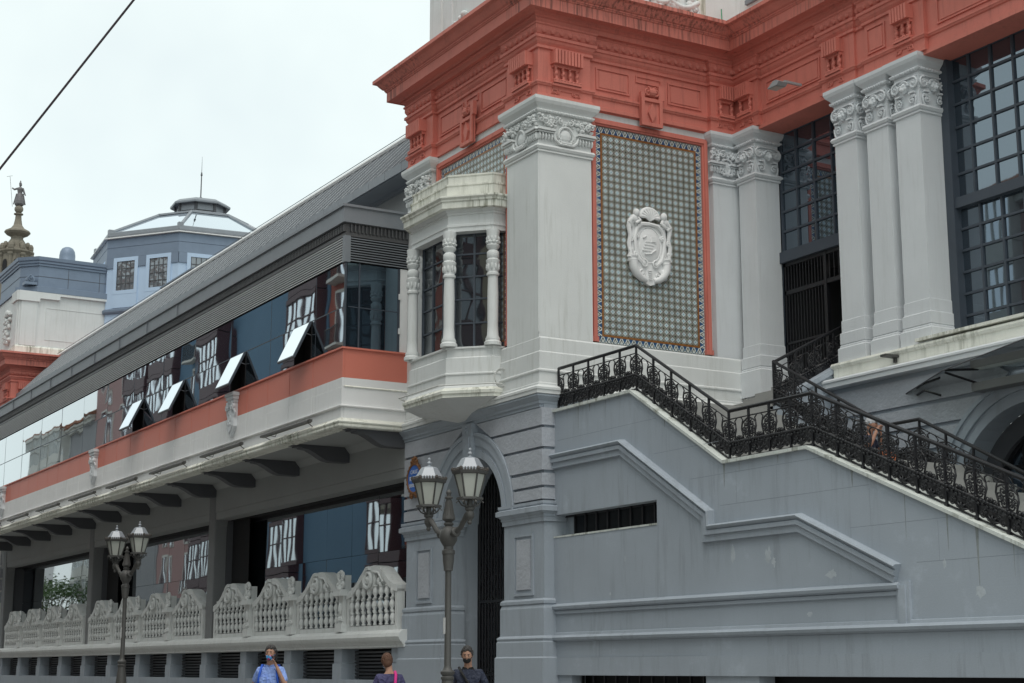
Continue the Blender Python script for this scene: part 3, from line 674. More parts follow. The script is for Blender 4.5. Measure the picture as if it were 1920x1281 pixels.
    mb.prism([(-.46, .50), (.46, .50), (.50, .1), (.48, -.45), (.30, -.72), (0, -.86), (-.30, -.72), (-.48, -.45), (-.50, .1)], fr, 0, .07)
    for sg in (-1, 1):
        mb.tube([P(sg * a, b, .09) for a, b in ((.0, .52), (.22, .50), (.36, .38), (.42, .16), (.40, -.1), (.33, -.34), (.16, -.48))], [.05, .055, .05, .05, .05, .05, .04], 7)
        mb.tube([P(sg * a, b, .08) for a, b in ((.50, .62), (.58, .42), (.54, .2), (.58, 0), (.54, -.22), (.56, -.34))], [.05, .06, .05, .055, .05, .07], 7)
        for (a, b, r, s2) in ((.34, .45, .09, 1), (.55, .46, .08, -1), (.54, .1, .07, 1), (.53, -.15, .07, -1), (.36, .2, .06, 1), (.38, -.26, .08, -1), (.17, -.44, .1, 1), (.22, -.70, .1, -1), (.40, -.62, .08, 1)):
            mb.spiral(fr, sg * a, b, r, 1.5, .026, .10, sg * s2)
        mb.lathe([(.13, 0), (.14, .04), (.11, .06), (.11, .10), (.135, .12), (.135, .15)], P(sg * .47, -.43, .05), 12)
        mb.tube([P(sg * a, b, .08) for a, b in ((.47, -.42), (.46, -.56), (.38, -.70), (.24, -.80), (.10, -.84))], [.11, .11, .10, .085, .06], 8)
        mb.tube([P(sg * a, b, .07) for a, b in ((.36, .60), (.50, .50), (.58, .58))], [.05, .06, .04], 6)
    arms = obj("coat_of_arms", mb, 'relief', T); smooth_by_angle(arms, 50)
    sh = MB().blob(P(0, .02, .06), (.32, .42, .06), fr, 20, 10)
    for i in range(4): sh.fbox(fr, -.22 + .03 * i, .02 + .04 * i, -.02 + .07 * i - .12, .0 + .07 * i - .12, .10, .13)
    sh.tube([P(-.16, -.22, .12), P(0, -.2, .13), (P(.16, -.08, .12))], .018, 5).tube([P(-.2, .16, .12), P(-.12, .22, .12)], .02, 5); sh.fbox(fr, .04, .16, .08, .22, .09, .13)
    sh.arc(fr, 0, .02, .33, .43, 0, 2 * PI, .022, .07, 26)
    smooth_by_angle(obj("shield", sh, 'relief', arms), 50)
    shell = MB()
    for i in range(9):
        a = PI * (0.04 + .92 * i / 8); shell.tube([P(0, .60, .10), P(.12 * math.cos(a), .66 + .10 * math.sin(a), .13), P(.25 * math.cos(a), .66 + .22 * math.sin(a), .10)], [.02, .035, .05], 6)
    shell.arc(fr, 0, .66, .26, .23, 0, PI, .05, .09, 14, 7); smooth_by_angle(obj("shell_crest", shell, 'relief', arms), 60)
    for sg in (-1, 1):
        ch = MB().blob(P(sg * .39, .74, .12), (.085, .10, .085), fr, 10, 7).blob(P(sg * .44, .60, .09), (.12, .10, .08), fr, 10, 6)
        ch.tube([P(sg * .36, .62, .12), P(sg * .30, .56, .15), P(sg * .42, .48, .14)], [.05, .045, .04], 7).tube([P(sg * .5, .6, .1), P(sg * .58, .5, .12), P(sg * .5, .42, .1)], [.055, .05, .04], 7)
        smooth_by_angle(obj("cherub", ch, 'relief', arms), 60)
    fan = MB()
    for i in range(5): fan.fbox(fr, -.05, .05, -.62 - .05 * i, -.595 - .05 * i, .07, .12)
    fan.prism([(-.22, -.74), (.22, -.74), (.12, -.92), (0, -.96), (-.12, -.92)], fr, 0, .09); obj("foot_scroll", fan, 'relief', arms)
    # entablature with breaks over the pilasters
    a, b = 0.0, 0.13
    path = [(PX0, 21), (PX0, PY), (-35.1, PY), (-35.1, PY + b), (-31.3, PY + b), (-31.3, PY), (PX1, PY), (PX1, 19.42), (PX1 - b, 19.42), (PX1 - b, 22.9), (PX1, 22.9), (PX1, 23.62)]
    entablature(T, path, [(PX0, 21), (PX0, PY), (PX1, PY), (PX1, 23.62)])
    obj("frieze_core", bx(PX0 + .15, PX1 - .15, PY + .14, 24, 14.2, 16.8), 'red', T)
    frieze_bracket(front(-30.48, PY, 0), T); frieze_bracket(side(PX1, 18.72, 0), T); frieze_bracket(front(-35.85, PY, 0), T); frieze_bracket(side(PX1, 23.30, 0), T, 0.46, 2)
    f = front(0, PY + b, 0); f2 = side(PX1 - b, 0, 0)
    for ff, sp in ((f, [(-34.9, -33.65, 14.74, 15.28), (-32.75, -31.45, 14.74, 15.28), (-33.5, -32.9, 15.12, 15.30)]), (f2, [(19.65, 20.6, 14.74, 15.28), (21.7, 22.7, 14.74, 15.28), (20.78, 21.52, 15.12, 15.30)])):
        for q in sp: frieze_panels(T, ff, q)
    frieze_console(front(-33.2, PY + b - .09, 0), T); frieze_console(side(PX1 - b + .09, 21.12, 0), T)
    # attic above the cornice with relief swags
    A0, A1, AY = PX0 + .45, PX1 - .35, PY + .32
    obj("attic_wall", MB().box(A0, A1, AY, 28, 16.85, 20.3), 'white', T)
    mb = MB().sweep([(0, 16.86), (.10, 16.87), (.10, 17.08), (.05, 17.14), (0, 17.15)], [(A0, 24), (A0, AY), (A1, AY), (A1, 24)])
    obj("attic_plinth", mb, 'white_dirty', T)
    mb = MB().fbox(front(A0 + .45, AY, 0), -.3, .3, 17.15, 20.3, 0, .06).fbox(front(A1 - .45, AY, 0), -.3, .3, 17.15, 20.3, 0, .06).fbox(side(A1, AY + .45, 0), -.3, .3, 17.15, 20.3, 0, .06)
    mb.panel(front((A0 + A1) / 2, AY, 0), -1.6, 1.6, 17.6, 19.6, 0, .06, .04); obj("attic_pilaster", mb, 'white', T)
    for f, us in ((front(0, AY, 0), (-34.05, -32.2)), (side(A1, 0, 0), (20.6, 21.6, 22.3))):
        O, U, V, N = f
        for u in us:
            mb = MB()
            for k in range(10):
                mb.blob(O + U * (u + random.uniform(-.4, .4)) + V * (17.5 + random.uniform(-.2, .3)) + N * .05, (random.uniform(.07, .16), random.uniform(.06, .12), .09), f, 7, 5)
            mb.spiral(f, u + .42, 17.42, .17, 1.6, .05, .07); mb.spiral(f, u - .35, 17.55, .15, 1.5, .045, .07, -1)
            mb.tube([O + U * (u - .5 + .1 * k) + V * (17.62 - .22 * math.sin(k / 10 * PI)) + N * .08 for k in range(11)], .07, 7)
            smooth_by_angle(obj("relief_swag", mb, 'white', T), 60)
    obj("zinc_attic_roof", MB().sweep([(0, 20.3), (.22, 20.32), (.22, 20.6), (-.1, 20.7), (-.15, 21.8), (.1, 21.9), (.1, 22.1), (-2.5, 22.5)], [(A0, 24), (A0, AY), (A1, AY), (A1, 24)], cap=False), 'zinc_blue', T)
    obj("drain_stain", MB().fbox(side(A1, 22.95, 0), -.13, .13, 16.9, 20.2, 0, .012), 'white_dirty', T)
    obj("green_hose", MB().tube([(A1 + .1, 23.5, 17.6), (A1 + .16, 23.46, 17.3), (A1 + .12, 23.5, 17.0), (A1 + .2, 23.55, 16.87)], .016, 6), 'green_cord', T)
    # bay window
    bc = -33.28
    def bay(o=0.0, y=16.90):
        return [(bc - 1.83 - o, PY + .2), (bc - 1.83 - o, 17.75 - o * .41), (bc - .98 - o * .41, y - o), (bc + .98 + o * .41, y - o), (bc + 1.83 + o, 17.75 - o * .41), (bc + 1.83 + o, PY + .2)]
    bp = bay(-.14, 16.90)
    sl = MB().sweep([(-.6, 7.52), (.16, 7.53), (.16, 7.60), (.20, 7.62), (.20, 7.68), (.14, 7.72), (.12, 7.75), (.10, 7.76)], bp); obj("bay_base_cornice", sl, 'white_dirty', T)
    obj("bay_apron", MB().sweep([(-.8, 7.755), (.10, 7.76), (.08, 7.80), (.06, 7.83), (.06, 8.05), (.085, 8.07), (.085, 8.10), (.05, 8.12), (.05, 8.46), (.02, 8.49), (.02, 8.66), (.06, 8.68), (.06, 8.72), (-.8, 8.74)], bp), 'white', T)
    # inverted pyramid corbel
    o6 = bay(.02); tip = Vector((bc - .05, PY + .1, 7.13)); mb = MB()
    vs = [Vector((x, y, 7.525)) for x, y in o6]
    for i in range(5): mb.add([vs[i], vs[i + 1], tip], [(0, 1, 2)])
    obj("bay_corbel", mb, 'white', T)
    cols = [(bc - 1.66, 17.82), (bc - .94, 17.06), (bc + .94, 17.06), (bc + 1.66, 17.82)]
    cp = [(.20, 8.73), (.20, 8.80), (.165, 8.84), (.175, 8.88), (.135, 8.96), (.125, 9.2), (.13, 9.9), (.118, 10.36), (.15, 10.38), (.15, 10.43), (.125, 10.45), (.13, 10.6), (.16, 10.68), (.165, 10.74), (.13, 10.77), (.13, 10.79), (.145, 10.81), (.145, 10.93), (.13, 10.95), (.10, 10.98), (.15, 11.05), (.16, 11.09), (.13, 11.12), (.14, 11.20), (.15, 11.36), (.16, 11.42), (.16, 11.47)]
    for (x, y) in cols:
        mb = MB().lathe(cp, (x, y, 0), 16)
        f = front(x, y, 0)
        for k in range(9):
            a = 2 * PI * k / 9
            mb.blob((x + .125 * math.cos(a), y + .125 * math.sin(a), 11.26), (.045, .06, .045), f, 6, 4); mb.blob((x + .13 * math.cos(a + .3), y + .13 * math.sin(a + .3), 11.17), (.05, .04, .05), f, 6, 4)
            mb.blob((x + .14 * math.cos(a), y + .14 * math.sin(a), 10.58), (.03, .09, .03), f, 6, 4)
        smooth_by_angle(obj("bay_column", mb, 'white', T), 40)
    obj("bay_lintel", MB().sweep([(-.62, 11.47), (.02, 11.475), (.02, 11.58), (.045, 11.59), (.045, 11.64), (.02, 11.65), (.02, 11.86), (.05, 11.88), (.05, 11.92), (.08, 11.94), (.12, 11.99), (-.62, 12.0)], bp), 'white', T)
    obj("bay_cornice", MB().sweep([(-.62, 11.985), (.2, 11.99), (.22, 12.0), (.22, 12.14), (.25, 12.16), (.25, 12.20), (.30, 12.24), (.30, 12.28), (.10, 12.32), (-.62, 12.34)], bp), 'white_dirty', T)
    obj("bay_parapet", MB().sweep([(-.62, 12.31), (.06, 12.32), (.06, 12.56), (.08, 12.58), (.08, 12.62), (.02, 12.64), (.02, 12.80), (.04, 12.82), (.04, 12.86), (-.9, 13.02)], bp), 'white_dirty', T)
    obj("bay_soffit", MB().add([(x, y, 11.472) for x, y in bp], [(0, 1, 2, 3, 4, 5)]), 'white', T)
    # bay glazing behind the columns
    ip = [(bc - 1.5, PY + .18), (bc - 1.5, 17.95), (bc - .80, 17.28), (bc + .80, 17.28), (bc + 1.5, 17.95), (bc + 1.5, PY + .18)]
    wf = MB(); panes = []
    for i in range(5):
        a, b2 = Vector((*ip[i], 0)), Vector((*ip[i + 1], 0)); L = (b2 - a).length; d = (b2 - a).normalized(); nn = Vector((d.y, -d.x, 0)); f = (a, d, Vector((0, 0, 1)), nn)
        k = 3 if i == 2 else 2 if L > .7 else 1
        rows = [8.74, 9.33, 9.90, 10.44, 10.98, 11.47]
        for j in range(k + 1): wf.fbox(f, L * j / k - .02, L * j / k + .02, 8.72, 11.47, -.02, .035)
        for z in rows: wf.fbox(f, 0, L, z - .018, z + .018, -.018, .03)
        for j in range(k):
            for r_ in range(5): panes.append((f, L * j / k, L * (j + 1) / k, rows[r_], rows[r_ + 1]))
    wo = obj("bay_window_frame", wf, 'frame', T)
    for (f, u0, u1, z0, z1) in panes: obj("pane", MB().fbox(f, u0 + .015, u1 - .015, z0 + .01, z1 - .01, -.012, .0), 'glass_old', wo)
    # cable clipped along the bay base with a loose coil
    cb = [(x + (0), y - 0.0, 7.80) for x, y in bay(.13)]
    obj("cable", MB().tube([cb[1], cb[2], cb[3], cb[4], (cb[4][0], PY - .1, 7.80)], .018, 6), 'cord_white', T)
    mb = MB()
    for k in range(3): mb.tube([(bc + 1.92 + .015 * k, 17.9 + (.17 + .012 * k) * math.cos(t * PI / 8), 7.92 + .02 * k + .20 * math.sin(t * PI / 8)) for t in range(17)], .012, 5)
    obj("cable_coil", mb, 'cord_white', T)
    return T
PAV = build_pavilion()

# ------------------------------------------------------------------ entrance front (pillars, portal, windows, lower arch)
EY = 23.60
def build_entrance():
    T = thing("entrance_front", "recessed entrance front with square lion-capital pillars under a red entablature", "building")
    RX = -10.0
    pil = [(-29.75, -29.12), (-26.28, -25.58), (-25.25, -24.59), (-24.35, -23.62), (-17.3, -16.6), (-16.3, -15.6)]
    base = [(o, z) for o, z in SHAFT_BASE]
    for (a, b) in pil:
        p = obj("pillar", MB().box(a, b, EY, EY + .72, 8.0, 12.95), 'pillar', T)
        obj("pillar_base", MB().sweep(base[::-1], closed_rect(a, b, EY, EY + .72), True).box(a + .01, b - .01, EY + .01, EY + .71, 7.7, 8.9), 'pillar', T)
        capital(a, b, EY, EY + .72, T, 'lion', 'pillar', 'fsl', dz=.006 if -25.3 < a < -25.0 else 0.0)
    # entablature
    b = .10; yy = EY + .02
    path = [(PX1, yy), (-28.95, yy), (-28.95, yy + b), (-26.6, yy + b), (-26.6, yy), (-25.55, yy), (-25.55, yy + .06), (-25.2, yy + .06), (-25.2, yy), (-23.4, yy), (-23.4, yy + b), (RX, yy + b)]
    entablature(T, path, [(PX1, yy), (RX, yy)])
    obj("frieze_core", bx(PX1, RX, EY + .13, EY + 1.3, 14.2, 16.8), 'red', T)
    obj("portal_soffit", bx(PX1, RX, EY + .02, EY + 1.3, 14.14, 14.23), 'red', T)
    frieze_bracket(front(-29.35, yy, 0), T, .5, 2); frieze_bracket(front(-26.15, yy, 0), T, .52, 3); frieze_bracket(front(-23.95, yy, 0), T, .52, 3)
    for q in ((-28.75, -26.8, 14.72, 15.28), (-23.1, -19.6, 14.72, 15.28)): frieze_panels(T, front(0, yy + b, 0), q)
    frieze_panels(T, front(0, yy, 0), (-25.12, -24.55, 14.70, 15.30))
    obj("attic_wall", bx(-30.4, RX, EY + .55, EY + 3, 16.85, 20.2), 'white', T)
    obj("attic_coping", bx(-29.9, RX, EY + .47, EY + .55, 17.75, 17.87), 'zinc', T)
    # glazed screen between the pillars: left bay with the gate, right bay window
    GY = EY + .80
    def grid(x0, x1, zs, dx, name, gm, off=0.0, arch=None):
        n = max(1, round((x1 - x0) / dx)); fr = MB(); xs = [x0 + (x1 - x0) * i / n for i in range(n + 1)]
        for x in xs: fr.box(x - .025, x + .025, GY - .05, GY + .03, zs[0], zs[-1])
        for z in zs: fr.box(x0, x1, GY - .045, GY + .025, z - .025, z + .025)
        w = obj(name, fr, 'frame', T)
        for i in range(n):
            for j in range(len(zs) - 1):
                p = obj("pane", bx(-(xs[1] - xs[0]) / 2 + .02, (xs[1] - xs[0]) / 2 - .02, -.006, .006, .02, zs[j + 1] - zs[j] - .02), gm, w)
                p.location = ((xs[i] + xs[i + 1]) / 2, GY, zs[j]); p.rotation_euler = (R(random.uniform(-.12, .12)), 0, R(random.uniform(-.15, .15)))
        return w
    grid(-29.15, -26.0, [11.22 + .49 * i for i in range(7)], .62, "window_grid", 'glass_win')
    obj("transom", bx(-29.3, -25.6, GY - .14, GY + .06, 10.93, 11.20), 'frame', T)
    grid(-23.55, -16.9, [11.1 + .51 * i for i in range(7)], .60, "window_grid", 'glass_win')
    obj("transom", bx(-23.62, -16.7, GY - .16, GY + .06, 10.86, 11.08), 'frame', T)
    grid(-23.45, -16.9, [8.12 + .46 * i for i in range(7)], .60, "window_grid", 'glass_win')
    obj("window_jamb", MB().box(-23.62, -23.40, GY - .2, GY + .1, 8.1, 14.15), 'frame', T); obj("window_jamb", MB().box(-29.2, -29.06, GY - .05, GY + .1, 8, 14.15), 'frame', T)
    # gate: barred leaf, overlight bars, dark hall behind with a small lit downlight
    g = obj("entrance_gate", MB().box(-29.1, -25.7, GY - .05, GY + .03, 10.15, 10.25).box(-27.68, -27.58, GY - .06, GY + .04, 8.1, 10.95).box(-29.1, -29.02, GY - .05, GY + .03, 8.1, 10.95)
            .box(-29.05, -27.6, GY - .05, GY + .02, 8.95, 9.0).box(-29.05, -27.6, GY - .05, GY + .02, 8.15, 8.22).box(-29.1, -25.7, GY - .05, GY + .03, 10.84, 10.93), 'iron', T)
    bar = bx(-.012, .012, -.012, .012, 0, 1).mesh("gate_bar"); bar.materials.append(M['iron'])
    for i in range(13):
        for (z0, h) in ((8.15, 2.0), (10.25, .6)):
            o = obj("gate_bar", bar, 'iron', g); o.location = (-28.95 + .105 * i, GY - .02, z0); o.scale = (1, 1, h)
    for i in range(11):
        o = obj("gate_bar", bar, 'iron', g); o.location = (-27.5 + .16 * i, GY - .02, 10.25); o.scale = (1, 1, .6)
    obj("hall_interior", MB().box(-29.3, -25.5, GY + 2.5, GY + 2.6, 7.5, 11.2).box(-29.4, -29.3, GY, GY + 2.6, 7.5, 11.2).box(-25.5, -25.4, GY + .1, GY + 2.6, 7.5, 11.2).box(-29.4, -25.4, GY, GY + 2.6, 11.1, 11.2), 'interior', T)
    obj("inner_pier", bx(-26.6, -26.2, GY + 1.2, GY + 1.6, 7.5, 11.1), 'interior', T)
    dl = bpy.data.materials.new("lit_downlight"); dl.use_nodes = True; dl.node_tree.nodes["Principled BSDF"].inputs["Emission Color"].default_value = (1, .95, .8, 1); dl.node_tree.nodes["Principled BSDF"].inputs["Emission Strength"].default_value = 3
    obj("downlight", MB().lathe([(.05, 0), (.05, .02)], (-27.0, GY + .5, 10.72), 10), dl, T)
    # back fill behind windows
    obj("room_back", bx(-24, -12, GY + 3, GY + 3.1, 4, 16), 'interior', T)
    # projecting ledge under the pillars, moulded
    lp = [(-26.45, 26), (-26.45, EY - .12), (RX, EY - .12)]
    obj("ledge", MB().sweep([(-.4, 7.40), (.30, 7.41), (.30, 7.50), (.33, 7.52), (.33, 7.56), (.28, 7.60), (.05, 7.64), (0.03, 7.66)], lp), 'pillar', T)
    obj("ledge_band", MB().sweep([(-.2, 7.65), (.02, 7.655), (.02, 7.86), (.05, 7.88), (.07, 7.93), (.05, 7.98), (-.2, 8.02)], lp), 'white_dirty', T)
    obj("window_sill", MB().sweep([(-.6, 8.02), (.16, 8.03), (.16, 8.09), (-.6, 8.11)], [(-23.9, EY - .05), (RX, EY - .05)]), 'white_dirty', T)
    obj("spotlight", MB().box(-24.62, -24.44, EY - .5, EY - .1, 7.80, 7.85).box(-24.56, -24.5, EY - .2, EY - .08, 7.7, 7.8), 'lamp_iron', T)
    # lower storey: rusticated wall with a large arch
    xc, zc, ri = -21.0, 4.4, 2.0; N = 24; WY = EY - .15
    f = front(0, WY, 0); mb = MB()
    mb.prism([(-27.2, 0), (xc - ri, 0), (xc - ri, zc), (-27.2, zc)], f, -.5, 0); mb.prism([(xc + ri, 0), (RX, 0), (RX, zc), (xc + ri, zc)], f, -.5, 0)
    mb.prism([(-27.2, zc), (xc - ri, zc), (xc - ri, 7.42), (-27.2, 7.42)], f, -.5, 0); mb.prism([(xc + ri, zc), (RX, zc), (RX, 7.42), (xc + ri, 7.42)], f, -.5, 0)
    for i in range(N):
        a0, a1 = PI * i / N, PI * (i + 1) / N; p0 = (xc + ri * math.cos(a0), zc + ri * math.sin(a0)); p1 = (xc + ri * math.cos(a1), zc + ri * math.sin(a1))
        mb.prism([p1, p0, (p0[0], 7.42), (p1[0], 7.42)], f, -.5, 0)
    obj("lower_wall", mb, 'blue', T)
    for (z0, z1) in ((6.76, 7.3), (6.28, 6.68), (5.8, 6.2), (5.32, 5.72), (4.84, 5.24), (4.36, 4.76)):
        q = 2.5 ** 2 - (max(z0, zc) - zc) ** 2; l0 = math.sqrt(q) if q > 0 else 0; q = 2.5 ** 2 - (z1 - zc) ** 2; l1 = math.sqrt(q) if q > 0 else 0
        obj("rusticated_block", MB().prism([(-27.1, z0), (xc - l0, z0), (xc - l1, z1), (-27.1, z1)], f, 0, .06), 'blue_rough', T)
        obj("rusticated_block", MB().prism([(xc + l0, z0), (RX, z0), (RX, z1), (xc + l1, z1)], f, 0, .06), 'blue_rough', T)
    def ring(r0, r1, d0, d1, mat='blue'):
        m = MB()
        for i in range(28):
            a0, a1 = PI * i / 28, PI * (i + 1) / 28
            m.prism([(xc + r0 * math.cos(a0), zc + r0 * math.sin(a0)), (xc + r1 * math.cos(a0), zc + r1 * math.sin(a0)), (xc + r1 * math.cos(a1), zc + r1 * math.sin(a1)), (xc + r0 * math.cos(a1), zc + r0 * math.sin(a1))], f, d0, d1)
        obj("archivolt", m, mat, T)
    ring(2.0, 2.16, 0, .05); ring(2.16, 2.24, 0, .02); ring(2.24, 2.44, 0, .07); ring(2.44, 2.52, 0, .11); ring(1.62, 2.0, -.62, -.5, 'bracket')
    fr_ = MB(); fw = front(0, WY + .66, 0)
    for x in [xc - 1.4 + .56 * i for i in range(6)]: fr_.fbox(fw, x - .03, x + .03, 1.5, zc + math.sqrt(max(0, 1.62 ** 2 - (x - xc) ** 2)), -.03, .04)
    for z in (2.6, 3.4, 4.2, 4.75, 5.3, 5.7): 
        h = 1.62 if z < zc else math.sqrt(1.62 ** 2 - (z - zc) ** 2); fr_.fbox(fw, xc - h, xc + h, z - .03, z + .03, -.03, .035)
    for i in range(20):
        a0, a1 = PI * i / 20, PI * (i + 1) / 20
        fr_.prism([(xc + r * math.cos(a), zc + r * math.sin(a)) for r, a in ((1.54, a0), (1.64, a0), (1.64, a1), (1.54, a1))], fw, -.03, .06)
    wo = obj("arched_window", fr_, 'iron', T)
    poly = [(xc + 1.6 * math.cos(PI * i / 24), zc + 1.6 * math.sin(PI * i / 24)) for i in range(25)] + [(xc - 1.6, 1.5), (xc + 1.6, 1.5)]
    obj("pane", MB().prism(poly, fw, -.02, -.005), 'glass_win', wo)
    # glass canopy on a steel beam
    edge = [(-24.25, WY - .04), (-21.95, 22.15), (-19.1, 21.2), (-15.5, 20.6), (-12, 20.5), (-12, WY - .04)]; n = len(edge)
    c = obj("glass_canopy", MB().add([(x, y, 7.0) for x, y in edge], [tuple(range(n))]), 'canopy', T)
    rim = MB()
    for p, q in zip(edge[:-2], edge[1:-1]): rim.tube([(*p, 7.0), (*q, 7.0)], .014, 5)
    obj("canopy_rim", rim, 'bracket', c)
    obj("canopy_beam", bx(-22.1, -12, 23.05, 23.35, 6.70, 6.86), 'column_grey', c)
    obj("canopy_arm", MB().tube([(-22.05, 23.2, 6.86), (-21.97, 22.25, 6.975)], .025, 6), 'iron', c)
    obj("canopy_arm", MB().tube([(-23.9, WY - .06, 6.93), (-23.45, WY - .3, 6.93), (-23.25, WY - .05, 6.82)], .025, 6), 'iron', c)
    return T
build_entrance()
fl = obj("floodlight", MB().prism([(-.30, 0), (.16, 0), (.26, .09), (.12, .17), (-.02, .17)], (Vector((-27.5, 23.05, 14.62)), Vector((.75, 0, 0)), Vector((0, 0, .75)), Vector((0, -1, 0))), -.12, .15).box(-27.38, -27.32, 23.1, 23.6, 14.70, 14.75), 'flood')
tag(fl, "small grey floodlight fixed to the red frieze beside the lion pillars", "floodlight")
o = obj("lens", bx(-27.69, -27.43, 22.93, 23.14, 14.607, 14.617), 'frost', fl)

# ------------------------------------------------------------------ staircase with cast-iron railings
SY = 18.30
L1, M1 = 6.95, 5.18
XA, XB, XC, XD, XE = -29.75, -26.72, -23.72, -21.38, -14.0
SL1 = (M1 - L1) / (XC - XB); SL2 = -0.425
def wall_top(x):
    if x < XB: return L1
    if x < XC: return L1 + SL1 * (x - XB)
    if x < XD: return M1
    return M1 + SL2 * (x - XD)
def build_stairs():
    T = thing("outer_staircase", "grey-blue outdoor staircase with stepped mouldings and black cast-iron scroll railings", "staircase")
    f = front(0, SY, 0); xe = XE
    sx0, sx1, sz0, sz1 = -29.9, -25.92, 4.25, 4.71            # slit window
    mb = MB()
    mb.prism([(XA - .2, 1.33), (xe, 1.33), (xe, wall_top(xe)), (-19.19, sz0), (XA - .2, sz0)], f, -.35, 0)
    # upper wall pieces around the slit
    ztop_e = wall_top(xe)
    mb.prism([(sx1, sz0), (-19.19, sz0), (XD, M1), (XC, M1), (-24.7, wall_top(-24.7)), (sx1, wall_top(sx1))], f, -.35, 0)
    mb.prism([(XA - .2, sz1), (sx1, sz1), (sx1, wall_top(sx1)), (XB, L1), (XA - .2, L1)], f, -.35, 0)
    mb.fbox(f, XA - .2, sx0, sz0, sz1, -.35, 0)
    # base piers and beam
    for (a, b) in ((XA - .2, -29.1), (-24.45, -22.9), (-16.8, -15)): mb.fbox(f, a, b, 0.1, 1.33, -.35, 0.0)
    obj("stair_wall", mb, 'blue', T)
    obj("base_void", bx(XA, xe, SY + .5, SY + .6, 0, 1.4), 'dark', T)
    bw = MB()
    for x in [-29.0 + .42 * i for i in range(11)]: bw.box(x - .02, x + .02, SY + .2, SY + .25, .1, 1.33)
    obj("basement_window_bars", bw, 'iron', T)
    # slit window: recess, frame and panes
    obj("slit_reveal", MB().box(sx0, sx1, SY + .35, SY + .37, sz0 - .05, sz0).box(sx0 - .05, sx0, SY + .35, SY + .4, sz0, sz1), 'blue', T)
    obj("slit_sill", bx(sx0, sx1, SY - .012, SY + .345, sz0 - .03, sz0 + .006), 'blue_moss', T)
    w = obj("slit_window", MB().box(sx0, sx1, SY + .26, SY + .30, sz1 - .04, sz1), 'iron', T)
    for i in range(9): obj("mullion", bx(-29.32 + .425 * i - .02, -29.32 + .425 * i + .02, SY + .24, SY + .30, sz0, sz1), 'iron', w)
    for i in range(8): obj("pane", bx(-29.30 + .425 * i, -28.915 + .425 * i, SY + .275, SY + .285, sz0, sz1 - .04), 'glass_dark', w)
    obj("slit_back", bx(sx0, -29.32, SY + .33, SY + .345, sz0, sz1), 'blue', T)
    # stepped moulding that follows the flights
    prof = [(0, -.31), (.075, -.305), (.075, -.185), (.12, -.18), (.12, -.105), (.085, -.095), (.14, -.06), (.165, -.03), (.14, 0), (.03, .012), (0, .015)]
    def run(pts, name="stair_moulding"):
        mb = MB(); fr = front(0, SY, 0)
        n = len(pts); rings = []
        for i, (u, v) in enumerate(pts):
            d1 = (Vector(pts[i]) - Vector(pts[i - 1])).normalized() if i > 0 else None; d2 = (Vector(pts[i + 1]) - Vector(pts[i])).normalized() if i < n - 1 else None
            d1 = d1 or d2; d2 = d2 or d1; n1, n2 = Vector((-d1.y, d1.x)), Vector((-d2.y, d2.x)); off = (n1 + n2) / max(.35, 1 + n1.dot(n2))
            rings.append([fr[0] + fr[1] * (u + off.x * z) + fr[2] * (v + off.y * z) + fr[3] * o_ for o_, z in prof])
        k = len(prof); mb.add([q for r in rings for q in r], [(i * k + j, (i + 1) * k + j, (i + 1) * k + j + 1, i * k + j + 1) for i in range(n - 1) for j in range(k - 1)] + [tuple(range(k)), tuple((n - 1) * k + j for j in range(k - 1, -1, -1))])
        obj(name, mb, 'blue', T)
    run([(XA - .05, 6.02), (-27.02, 6.02), (-24.10, 4.34), (-24.10, 4.08), (-21.60, 4.08), (-19.25, 3.08)])
    # horizontal rolls and plinth
    def hroll(x0, x1, prof2, name="plinth_moulding", mat='blue'): obj(name, MB().sweep(prof2, [(x0, SY), (x1, SY)]), mat, T)
    hroll(XA - .1, -19.25, [(0, 2.60), (.045, 2.605), (.045, 2.665), (.02, 2.675), (.10, 2.71), (.115, 2.76), (.08, 2.80), (0, 2.82)])
    obj("plinth_moulding", bx(-19.33, -19.05, SY - .05, SY, 2.12, 2.82), 'blue', T)
    obj("plinth_moulding", bx(-19.27, -19.12, SY - .075, SY - .045, 2.13, 2.76), 'blue', T)
    hroll(XA - .1, xe, [(0, 2.02), (.04, 2.025), (.12, 2.06), (.14, 2.11), (.10, 2.15), (.05, 2.16), (.04, 2.21), (0, 2.22)])
    obj("plinth", bx(XA - .1, xe, SY - .055, SY, 1.335, 1.70), 'blue', T)
    obj("plinth", bx(XA - .1, xe, SY - .025, SY, 1.703, 2.02), 'blue', T)
    obj("render_patch", bx(-24.4, xe, SY - .028, SY - .02, 1.70, 2.01), 'blue', T)
    # ashlar joints scored into the wall: thin recessed strips
    rnd = random.Random(4); mj = MB()
    def joint_ok(x, z): return z < wall_top(x) - .12
    for z, xs, xe2 in ((6.32, -29.6, -25.9), (5.62, -26.0, -23.9), (5.0, -24.8, -21.0), (4.42, -23.9, -19.9), (3.75, -20.4, -17.9), (3.1, -18.9, -16.4)):
        mj.fbox(f, xs, xe2, z - .004, z + .004, -.002, .0012)
        x = xs + .5
        while x < xe2:
            if joint_ok(x, z + .55): mj.fbox(f, x - .003, x + .003, z, min(z + .62, wall_top(x) - .1), -.002, .0010)
            x += 1.15
    obj("wall_joint", mj, 'joint', T)
    # flaked scuffs and run-off stains, each with its own ragged outline
    def ragged(u, v, w, h, n, seed):
        rr = random.Random(seed)
        return [(u + w * math.cos(2 * PI * i / n) * rr.uniform(.35, 1), v + h * math.sin(2 * PI * i / n) * rr.uniform(.35, 1)) for i in range(n)]
